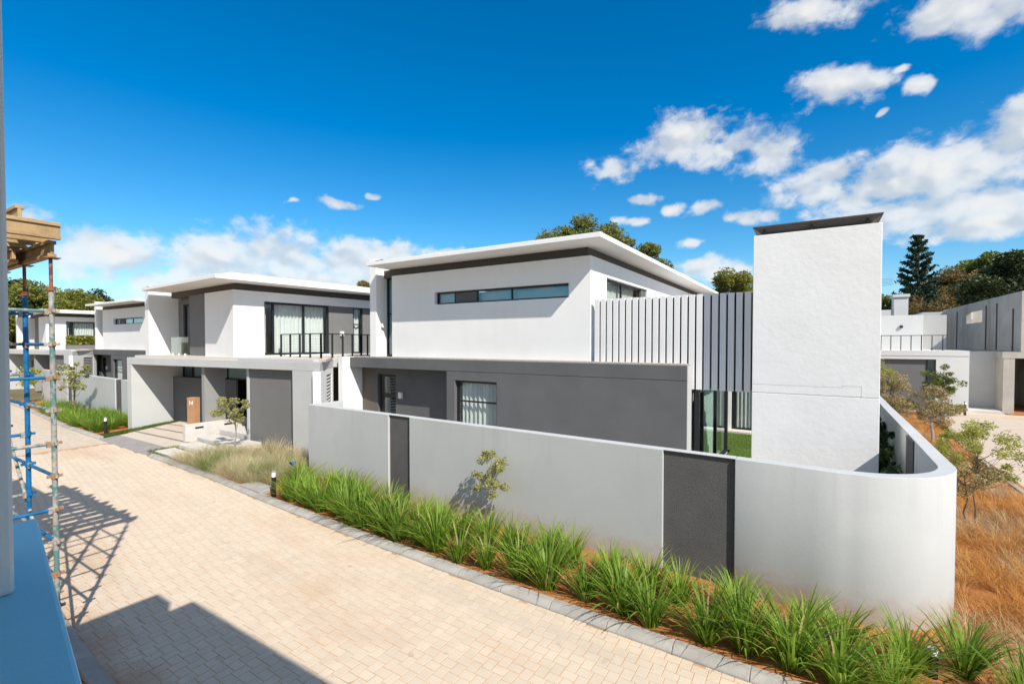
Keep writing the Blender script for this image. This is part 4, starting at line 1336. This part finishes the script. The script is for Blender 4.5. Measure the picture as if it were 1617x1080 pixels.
h_beam('x', 1.93, -12.6, -7.9, 5.042, 'front timber I-beam carried on the scaffold jacks', 'beams on the jacks')
h_beam('x', 1.80, -12.9, -8.9, 5.042, 'shorter timber I-beam just behind the front beam on the jacks', 'beams on the jacks')
h_beam('x', 0.80, -12.6, -7.7, 5.042, 'rear timber I-beam on the inner row of jacks', 'beams on the jacks')
for i in range(12):
    h_beam('y', -7.80 - i * 0.36 - (0.03 if i % 2 else 0), -2.2, 1.98 + 0.05 * (i % 3) - (0.05 if i else 0), 5.244, 'cross timber beam of the formwork, %s from the road end' % ORD[i], 'cross beams of the formwork')
h_beam('x', 1.70, -12.0, -8.12, 5.452, 'loose timber I-beam lying on top of the formwork', None)
ply = MB().box(-2.3, 2.3, -1.7, 1.9, 0.0, 0.02).build('plywood_sheet', 'plywood'); ply.location = (-11.9, -0.55, 5.446)
tag(ply, 'plywood deck laid over the formwork beams', 'plywood')
for i, (x, y, r) in enumerate([(-33.6, 4.9, 0.3), (-33.2, 4.75, 1.1)]):
    o = MB().box(-0.2, 0.2, -0.1, 0.1, 0, 0.14).build('loose_block', 'kerb_concrete', None, 0.01)
    o.location = (x, y, 0.0); o.rotation_euler = (0, 0, r); tag(o, ('left' if i == 0 else 'right') + ' of two grey blocks left lying on the far road', 'block', 'blocks on the road')

# ================================================================== PLANTS


def blades(n, base_r, lmin, lmax, wid, tilt0, tilt1, droop, seg=5, width_pow=0.8, seed=0):
    """tuft of arching blades round the origin, as numpy arrays"""
    g = np.random.default_rng(seed)
    az = g.uniform(0, 2 * np.pi, n); rr = base_r * np.sqrt(g.uniform(0, 1, n))
    L = g.uniform(lmin, lmax, n); tilt = np.radians(g.uniform(tilt0, tilt1, n)) * (0.35 + 0.65 * rr / max(base_r, 1e-4))
    dr = np.radians(droop) * g.uniform(0.3, 1.0, n); w = wid * g.uniform(0.7, 1.25, n); tw = g.uniform(-0.6, 0.6, n)
    az2 = az + g.normal(0, 0.35, n)
    pos = np.stack([rr * np.cos(az), rr * np.sin(az), np.zeros(n)], 1)
    V = []; ang = tilt.copy()
    for k in range(seg + 1):
        t = k / seg
        side = np.stack([-np.sin(az2 + tw), np.cos(az2 + tw), np.zeros(n)], 1)
        wd = w * (0.55 + 0.9 * t if t < 0.45 else 0.955) * max(0.03, (1 - max(0, t - 0.35) / 0.65) ** width_pow)
        V.append(pos - side * wd[:, None] / 2); V.append(pos + side * wd[:, None] / 2)
        step = L / seg
        pos = pos + np.stack([np.sin(ang) * np.cos(az2) * step, np.sin(ang) * np.sin(az2) * step, np.cos(ang) * step], 1)
        ang = ang + dr * (0.4 + 1.2 * t) / seg * 1.6
    V = np.stack(V, 1).reshape(-1, 3)
    b = (np.arange(n) * (seg + 1) * 2)[:, None]
    F = np.concatenate([b + np.array([[2 * k, 2 * k + 1, 2 * k + 3, 2 * k + 2]]) for k in range(seg)], 0)
    return V, F


strap = []
for s in range(7):
    V, F = blades(150, 0.12, 0.5, 1.06, 0.032, 4, 42, 60, 7, 0.7, 100 + s)
    me = np_mesh('strap_leaf_clump', V, F); me.materials.append(MATS['strap_leaf']); strap.append(me)


def clump(x, y, z, sc_, label, group, me):
    o = bpy.data.objects.new('strap_leaf_clump', me); col.objects.link(o)
    o.location = (x, y, z - 0.01); o.rotation_euler = (random.gauss(0, 0.05), random.gauss(0, 0.05), random.uniform(0, 6.28)); o.scale = (sc_ * random.uniform(0.92, 1.1), sc_ * random.uniform(0.92, 1.1), sc_ * random.uniform(0.92, 1.08))
    return tag(o, label, 'plant', group)


i = 0; x = -11.25
while x < 1.3:
    clump(x + random.uniform(-0.08, 0.08), kerb_y(x) + 0.42 + random.uniform(-0.05, 0.10), 0.05, random.choice([0.72, 0.84, 0.92, 0.96, 1.04]) * random.uniform(0.93, 1.05),
          'green strap-leaf clump in the kerbside row, %s from the bollard' % ORD[i], 'strap-leaf clumps along the garden wall', strap[i % 7])
    x += random.uniform(0.46, 0.64); i += 1
i = 0; x = -11.9
while x < 1.2:
    yw = gw_y(x) if x < 0.2 else 8.15
    clump(x + random.uniform(-0.1, 0.1), (kerb_y(x) + yw) / 2 + 0.22 + random.uniform(-0.1, 0.1), 0.05, random.uniform(0.68, 0.92),
          'green strap-leaf clump in the wall-side row, %s from the bollard' % ORD[i], 'strap-leaf clumps along the garden wall', strap[(i * 3 + 2) % 7])
    x += random.uniform(0.52, 0.72); i += 1
for k, (x, y) in enumerate([(1.55, 7.6), (1.95, 7.15), (2.25, 6.75)]):
    clump(x, y, 0.05, 0.8 - 0.06 * k, 'green strap-leaf clump at the curved wall corner, %s outwards' % ORD[k], 'strap-leaf clumps at the wall corner', strap[k])
for r in range(3):
    i = 0; x = -36.6
    while x < -26.1:
        y = kerb_y(x) + 0.42 + r * 0.62
        if y < fy(x) - 0.2:
            clump(x + random.uniform(-0.12, 0.12), y + random.uniform(-0.1, 0.1), 0.05, random.uniform(0.72, 0.95),
                  'far-bed strap-leaf clump, %s row from the road, %s from the left' % (ORD[r], ORD[i]), 'strap-leaf clumps of the far bed', strap[(i + 2 * r) % 7])
            i += 1
        x += random.uniform(0.5, 0.62)

# pale fountain grasses between the steps and the bollard
tufts = []
for s in range(5):
    V, F = blades(560, 0.15, 0.36, 0.80, 0.0045, 8, 70, 95, 5, 0.6, 300 + s)
    me = np_mesh('fountain_grass', V, F); me.materials.append(MATS['pale_grass' if s not in (1,) else 'green_grass_tuft']); tufts.append(me)
k = 0
for r in range(5):
    x = -17.4 + 0.2 * (r % 2)
    while x < -12.2 - 0.0 * r:
        y = kerb_y(x) + 0.35 + r * 0.52 + random.uniform(-0.12, 0.12)
        if y < 9.55 and not (x < -16.6 and y > 8.9) and not (x > -12.6 and y > 8.5) and not (x > -12.9 and y < 7.4):
            o = bpy.data.objects.new('fountain_grass', tufts[(k * 2 + r) % 5 if r < 2 else (0, 2, 3, 4)[(k + r) % 4]]); col.objects.link(o)
            s = random.uniform(0.85, 1.15); o.location = (x, y, 0.05); o.scale = (s, s, s * random.uniform(0.9, 1.15)); o.rotation_euler = (0, 0, random.uniform(0, 6.28))
            tag(o, 'pale feathery grass tuft between the stepping slabs and the garden wall', 'grass tuft', 'pale grass tufts by the steps')
            k += 1
        x += random.uniform(0.48, 0.68)

# rust-coloured grasses between the garden wall and the side street: one mass
def grass_mass(name, mat, pts, lo, hi, wid, seed, per=70, lean=(0.0, 0.0)):
    Vs = []; Fs = []; nb = 0
    base = [blades(per, 0.13, lo, hi, wid, 20, 80, 80, 4, 0.5, seed + q) for q in range(6)]
    for q, p in enumerate(pts):
        V, F = base[q % 6]
        a = random.uniform(0, 6.28); c, s = math.cos(a), math.sin(a); z = random.uniform(0.7, 1.15)
        W = np.stack([(V[:, 0] * c - V[:, 1] * s) * z + lean[0] * V[:, 2] + p[0], (V[:, 0] * s + V[:, 1] * c) * z + lean[1] * V[:, 2] + p[1], V[:, 2] * z * p[3] + p[2]], 1)
        Vs.append(W); Fs.append(F + nb); nb += len(V)
    return link_mesh(name, np_mesh(name, np.concatenate(Vs), np.concatenate(Fs)), mat)


pa = []; pb = []
for y in np.arange(6.5, 33, 0.21):
    step = 0.21 + max(0, y - 14) * 0.012
    x0 = 2.05 if y > 9.4 else 1.9 + max(0, 8.3 - y) * 0.25
    for x in np.arange(x0, side_x(y) - 0.22, step):
        if y > 16 and random.random() < 0.35: continue
        q = (x + random.uniform(-0.12, 0.12), y + random.uniform(-0.12, 0.12), 0.04, random.uniform(0.7, 1.2))
        nz = math.sin(1.7 * x + 0.9 * y) + math.sin(2.3 * y - 1.1 * x + 1.0) + random.gauss(0, 0.7)
        if math.sin(3.1 * x + 1.3 * y) * math.sin(1.9 * y - 2.2 * x) > 0.72: continue
        (pa if nz > -0.45 else pb).append(q)
tag(grass_mass('ground_cover', 'rust_grass', pa, 0.22, 0.46, 0.007, 500, 60, (-0.12, 0.1)), 'rust-orange ornamental grass mass beside the curved wall', 'grass', kind='stuff')
tag(grass_mass('ground_cover', 'straw_grass', pb, 0.22, 0.46, 0.006, 520, 60, (-0.12, 0.1)), 'straw-coloured drifts in the ornamental grass beside the curved wall', 'grass', kind='stuff')

# ---- trees


def limb(mb, pts, r0, r1, n=7):
    m = len(pts) - 1
    for i in range(m):
        a = r0 + (r1 - r0) * i / m; b = r0 + (r1 - r0) * (i + 1) / m
        mb.tube(pts[i], pts[i + 1], a, b, n)


def leaf_quads(centers, size, g, elong=2.0, flat=0.0):
    n = len(centers)
    d = g.normal(size=(n, 3)); d[:, 2] = d[:, 2] * (1 - flat) + 0.0
    d /= np.linalg.norm(d, axis=1)[:, None]
    u = np.cross(d, g.normal(size=(n, 3))); u /= np.linalg.norm(u, axis=1)[:, None]
    s = size * g.uniform(0.6, 1.3, n)
    a = d * (s * elong / 2)[:, None]; b = u * (s / 2)[:, None]
    V = np.stack([centers - a, centers + b * 0.9, centers + a, centers - b * 0.9], 1).reshape(-1, 3)
    F = np.arange(4 * n).reshape(-1, 4)
    return V, F


def tree(name, loc, label, h, crown, leafmat, n_leaf, leaf, group=None, clumps=30, clump_r=0.22, trunk_r=0.05, bark='bark', seed=1, crown_lo=0.35, lean=(0, 0), shell=0.55, elong=2.0, cat='tree', flat=0.0, stems=1):
    """tapered trunk, limbs to each leaf clump, leaves spread through clumps placed unevenly in the crown"""
    g = np.random.default_rng(seed)
    t = empty(name, loc); tag(t, label, cat, group)
    rx, ry = crown
    zc0, zc1 = h * crown_lo, h
    tops = []
    mb = MB()
    for s_ in range(stems):
        ox, oy = (0, 0) if stems == 1 else (g.normal(0, 0.05), g.normal(0, 0.05))
        pts = [(ox, oy, -0.1)]
        lx, ly = lean[0] + g.normal(0, 0.04) * (stems > 1) * 3, lean[1]
        for k in range(1, 6):
            z = h * 0.82 * k / 5
            pts.append((ox + lx * z + g.normal(0, 0.018 * h * 0.6), oy + ly * z + g.normal(0, 0.018 * h * 0.6), z))
        limb(mb, pts, trunk_r, trunk_r * 0.25); tops.append(pts)
    cs = []
    for i in range(clumps):
        while True:
            p = g.uniform(-1, 1, 3)
            q = np.linalg.norm(p)
            if shell * g.uniform(0.3, 1.0) < q < 1: break
        prof = 1.0 - 0.35 * max(0, p[2])
        c = np.array([p[0] * rx * prof + lean[0] * h * 0.7, p[1] * ry * prof + lean[1] * h * 0.7, zc0 + (zc1 - zc0) * (p[2] + 1) / 2])
        cs.append((c, clump_r * g.uniform(0.6, 1.35)))
        pts = tops[i % len(tops)]
        zz = max(h * crown_lo * 0.75, min(c[2] * 0.72, h * 0.75)); k = min(4, int(zz / (h * 0.82) * 5)); fr = zz / (h * 0.82) * 5 - k
        a = Vector(pts[k]).lerp(Vector(pts[k + 1]), min(1, max(0, fr)))
        b = Vector(c.tolist()); m_ = a.lerp(b, 0.5) + Vector((0, 0, -0.04 * h))
        limb(mb, [tuple(a), tuple(m_), tuple(b)], trunk_r * 0.32, trunk_r * 0.06, 5)
    mb.build('trunk', bark, t)
    per = n_leaf // clumps; C = []
    for c, r in cs:
        p = g.normal(size=(per, 3)); p /= np.linalg.norm(p, axis=1)[:, None]
        p *= (g.uniform(0.15, 1, per) ** 0.6)[:, None] * r
        p[:, 2] *= 0.75
        C.append(c + p)
    V, F = leaf_quads(np.concatenate(C), leaf, g, elong, flat)
    link_mesh('crown', np_mesh('crown', V, F), leafmat, t)
    return t


# saplings
tree('sapling', (-5.55, 7.95, 0.05), 'thin young tree with yellow-green leaves in front of the garden wall', 1.9, (0.46, 0.40), 'sapling_leaf', 1900, 0.034, 'young trees', 18, 0.13, 0.014, 'pale_bark', 37, 0.40, (0.0, 0.0))
tree('sapling', (-16.9, 8.75, 0.05), 'young tree with spreading branches rising from the pale grasses', 2.1, (0.95, 0.7), 'sapling_leaf', 1500, 0.045, 'young trees', 20, 0.15, 0.026, 'pale_bark', 22, 0.58, (0.0, 0.0))
tree('sapling', (-32.0, 8.55, 0.05), 'bare-branched young tree in the far green bed', 3.1, (1.3, 0.8), 'sapling_leaf', 800, 0.09, 'young trees', 22, 0.2, 0.05, 'bark', 23, 0.4, (0.0, 0.0))
tree('sapling', (-43.0, 9.2, 0.05), 'small yellowish young tree beyond the scaffold posts', 2.6, (0.7, 0.6), 'bright_leaf', 600, 0.09, 'young trees', 12, 0.25, 0.04, 'bark', 24, 0.4)
tree('sapling', (2.95, 13.9, 0.03), 'young tree with fresh green top in the rust-coloured grass', 2.25, (0.90, 0.80), 'bright_leaf', 6000, 0.028, 'young trees', 40, 0.17, 0.02, 'bark', 25, 0.45, (0.03, 0.0))
tree('sapling', (2.85, 13.95, 0.03), 'lower brownish young tree entwined with the fresh green one', 1.65, (0.68, 0.62), 'olive_leaf', 4000, 0.026, 'young trees', 28, 0.17, 0.017, 'bark', 26, 0.42, (-0.05, 0.0))
tree('sapling', (3.95, 24.5, 0.03), 'bushy brown-leaved young tree behind the side wall', 2.2, (0.85, 0.75), 'olive_leaf', 5200, 0.038, 'young trees', 36, 0.21, 0.06, 'pale_bark', 27, 0.34, (-0.03, 0.0))
tree('sapling', (3.0, 27.5, 0.03), 'pale bushy shrub-like tree beside the tall white chimney', 2.5, (0.9, 0.9), 'olive_leaf', 4200, 0.045, 'young trees', 30, 0.27, 0.06, 'bark', 28, 0.2)
tree('sapling', (3.0, 32.0, 0.03), 'light green young tree in front of the dark garage door', 3.0, (0.7, 0.65), 'bright_leaf', 3600, 0.05, 'young trees', 28, 0.24, 0.06, 'bark', 29, 0.4)
tree('sapling', (5.75, 33.5, 0.03), 'dark green young tree against the grey house front', 2.95, (0.85, 0.8), 'tree_green', 4200, 0.05, 'young trees', 32, 0.25, 0.06, 'bark', 30, 0.36)
# low shrubs by the grey house
for i, (x, y, s, m, lb) in enumerate([(6.2, 35.0, 0.8, 'hedge_leaf', 'low yellow-green shrub in front of the grey house'), (4.2, 34.8, 0.9, 'hedge_leaf', 'low yellow shrub under the young trees by the garage')]):
    tree('shrub', (x, y, 0.0), lb, 0.75 * s, (0.9 * s, 0.5), m, 1200, 0.07, 'low shrubs', 18, 0.25, 0.02, 'bark', 40 + i, 0.25, cat='shrub')
# climbers inside the garden wall
for i, (x, y, hh) in enumerate([(1.25, 13.2, 1.6), (1.45, 14.6, 2.0), (1.2, 12.4, 1.2), (1.5, 16.2, 2.0), (1.35, 11.2, 1.55)]):
    tree('climber', (x, y, 0.1), 'dark leafy climber inside the garden wall, %s' % ('nearest the chimney base', 'rising highest in the middle', 'low one by the chimney edge', 'deepest behind the chimney', 'slim one near the dark inner panel')[i], hh, (0.28 if i < 4 else 0.2, 0.45), 'creeper_leaf', 1300, 0.06, 'climbers inside the wall', 20, 0.17, 0.02, 'bark', 50 + i, 0.1, cat='climber')
# hedge in the planter of the far house
hp = empty('planter_hedge', (-51.5, 15.0, 3.4)); tag(hp, 'clipped yellow-green hedge in a planter under the far window', 'hedge')
MB().box(-0.4, 0.4, -1.7, 1.7, 0.0, 0.35).build('planter', 'mid_plaster', hp)
g = np.random.default_rng(5)
c = np.stack([g.uniform(-0.38, 0.38, 2400), g.uniform(-1.7, 1.7, 2400), 0.35 + g.uniform(0, 0.75, 2400) ** 1], 1)
V, F = leaf_quads(c, 0.14, g, 1.6)
link_mesh('foliage', np_mesh('foliage', V, F), 'hedge_leaf', hp)

# background trees
def bg(loc, label, h, crown, mat, n, leaf, seed, clumps=60, cr=1.0, lo=0.3, tr=0.25, **k):
    return tree('tree', loc, label, h, crown, mat, n, leaf, 'trees beyond the houses', clumps, cr, tr, 'bark', seed, lo, **k)


bg((-18.4, 41.0, 0), 'leafy tree rising behind the roof of the nearest house', 15.2, (5.6, 3.6), 'tree_olive', 46000, 0.14, 60, 140, 0.92, 0.58, 0.22)
bg((-12.6, 42.0, 0), 'lower leafy tree on the right behind the near roof', 12.6, (2.8, 2.4), 'tree_olive', 18200, 0.13, 61, 42, 0.9, 0.55, 0.2)
bg((-6.4, 46.0, 0), 'rounded green tree between the slatted screen and the chimney', 10.4, (2.6, 2.6), 'tree_yellow_green', 20800, 0.13, 62, 46, 0.85, 0.3, 0.22)
bg((-5.7, 52.0, 0), 'thin bare-topped tree beside the tall chimney', 10.8, (1.6, 1.6), 'tree_brown', 3900, 0.10, 63, 40, 0.5, 0.4, 0.16)
bg((-98, 22, 0), 'broad yellow-green tree behind the scaffold', 12.6, (9, 9), 'tree_yellow_green', 52000, 0.25, 64, 110, 2.0, 0.2, 0.5)
bg((-107, 28, 0), 'broad green tree right of the scaffold posts', 11.7, (9, 8), 'tree_yellow_green', 41600, 0.25, 65, 90, 1.9, 0.15, 0.5)
bg((-99, 20, 0), 'dark tree at the far left behind the scaffold', 12.3, (5, 5), 'tree_dark', 36400, 0.25, 66, 80, 2.0, 0.15, 0.5)
bg((-118.5, 35, 0), 'dark evergreen tree above the farthest roofs', 13.4, (4, 4), 'tree_dark', 23400, 0.25, 67, 60, 1.3, 0.2, 0.4)
bg((-119, 37.5, 0), 'small dark evergreen beside the dark evergreen', 12.2, (2.2, 2.2), 'tree_dark', 15600, 0.24, 68, 40, 1.1, 0.2, 0.4)
bg((-70.6, 60, 0), 'yellow-brown tree top peeping over the carport house roof', 14.7, (4.5, 4), 'tree_brown', 15600, 0.22, 69, 40, 1.1, 0.3, 0.4)
bg((13.7, 92, 0), 'brown-leaved tree below the conifer', 11.5, (5.5, 5), 'tree_brown', 28600, 0.20, 70, 70, 1.3, 0.15, 0.4)
bg((11.5, 74, 0), 'reddish-brown bare tree above the white wall', 9.6, (4.5, 4), 'tree_brown', 15600, 0.12, 71, 70, 0.9, 0.15, 0.3)
bg((15.4, 84, 0), 'ochre-topped tree behind the concrete shell', 13.4, (7, 5), 'tree_brown', 36400, 0.19, 72, 80, 1.4, 0.15, 0.4)
bg((19.8, 95, 0), 'green tree crown behind the ochre tree', 15.8, (6, 5), 'tree_green', 31200, 0.22, 73, 70, 1.5, 0.2, 0.4)
bg((16.6, 64, 0), 'large dark tree at the right edge above the concrete shell', 12.9, (4.6, 4.5), 'tree_dark', 52000, 0.18, 74, 90, 1.25, 0.2, 0.5)
bg((9.2, 88, 0), 'low green tree left of the conifer', 11.0, (3.2, 3), 'tree_green', 15600, 0.18, 75, 40, 1.0, 0.2, 0.3)
bg((21.5, 92, 0), 'tall green tree behind the large dark tree', 17, (6, 5), 'tree_green', 31200, 0.22, 76, 70, 1.4, 0.2, 0.4)
bg((2.0, 96, 0), 'green tree hidden mostly by the tall chimney', 13, (6, 5), 'tree_green', 26000, 0.22, 77, 60, 1.4, 0.2, 0.4)


def conifer(loc, label, h, r, seed):
    g = np.random.default_rng(seed)
    t = empty('conifer', loc); tag(t, label, 'tree', 'trees beyond the houses')
    mb = MB(); limb(mb, [(0, 0, 0), (0.1, 0, h * 0.5), (0, 0.05, h)], 0.35, 0.04)
    C = []
    z = h * 0.25
    while z < h * 0.99:
        f = (z / h - 0.25) / 0.75
        rad = r * (1 - f) ** 0.8 + 0.2
        nb = 9
        for k in range(nb):
            a = 2 * math.pi * k / nb + g.uniform(0, 0.9); R_ = rad * g.uniform(0.7, 1.12)
            p0 = np.array([0, 0, z]); p1 = np.array([math.cos(a) * R_, math.sin(a) * R_, z + R_ * (0.34 + 0.3 * f)])
            mb.tube(tuple(p0), tuple(p1), 0.05, 0.015, 5)
            m = int(40 + 90 * (R_ / r))
            tt = g.uniform(0.3, 1.04, m)[:, None]
            pts = p0 + (p1 - p0) * tt - np.array([0, 0, 0.10]) * np.sin(tt * 3.1) + g.normal(size=(m, 3)) * np.array([0.13, 0.13, 0.09])
            C.append(pts)
        z += h * 0.052
    mb.build('trunk', 'bark', t)
    V, F = leaf_quads(np.concatenate(C), 0.2, g, 2.4)
    link_mesh('crown', np_mesh('crown', V, F), 'conifer_needle', t)


conifer((10.9, 78, 0), 'tall dark conifer standing above the other trees', 17.4, 3.3, 80)
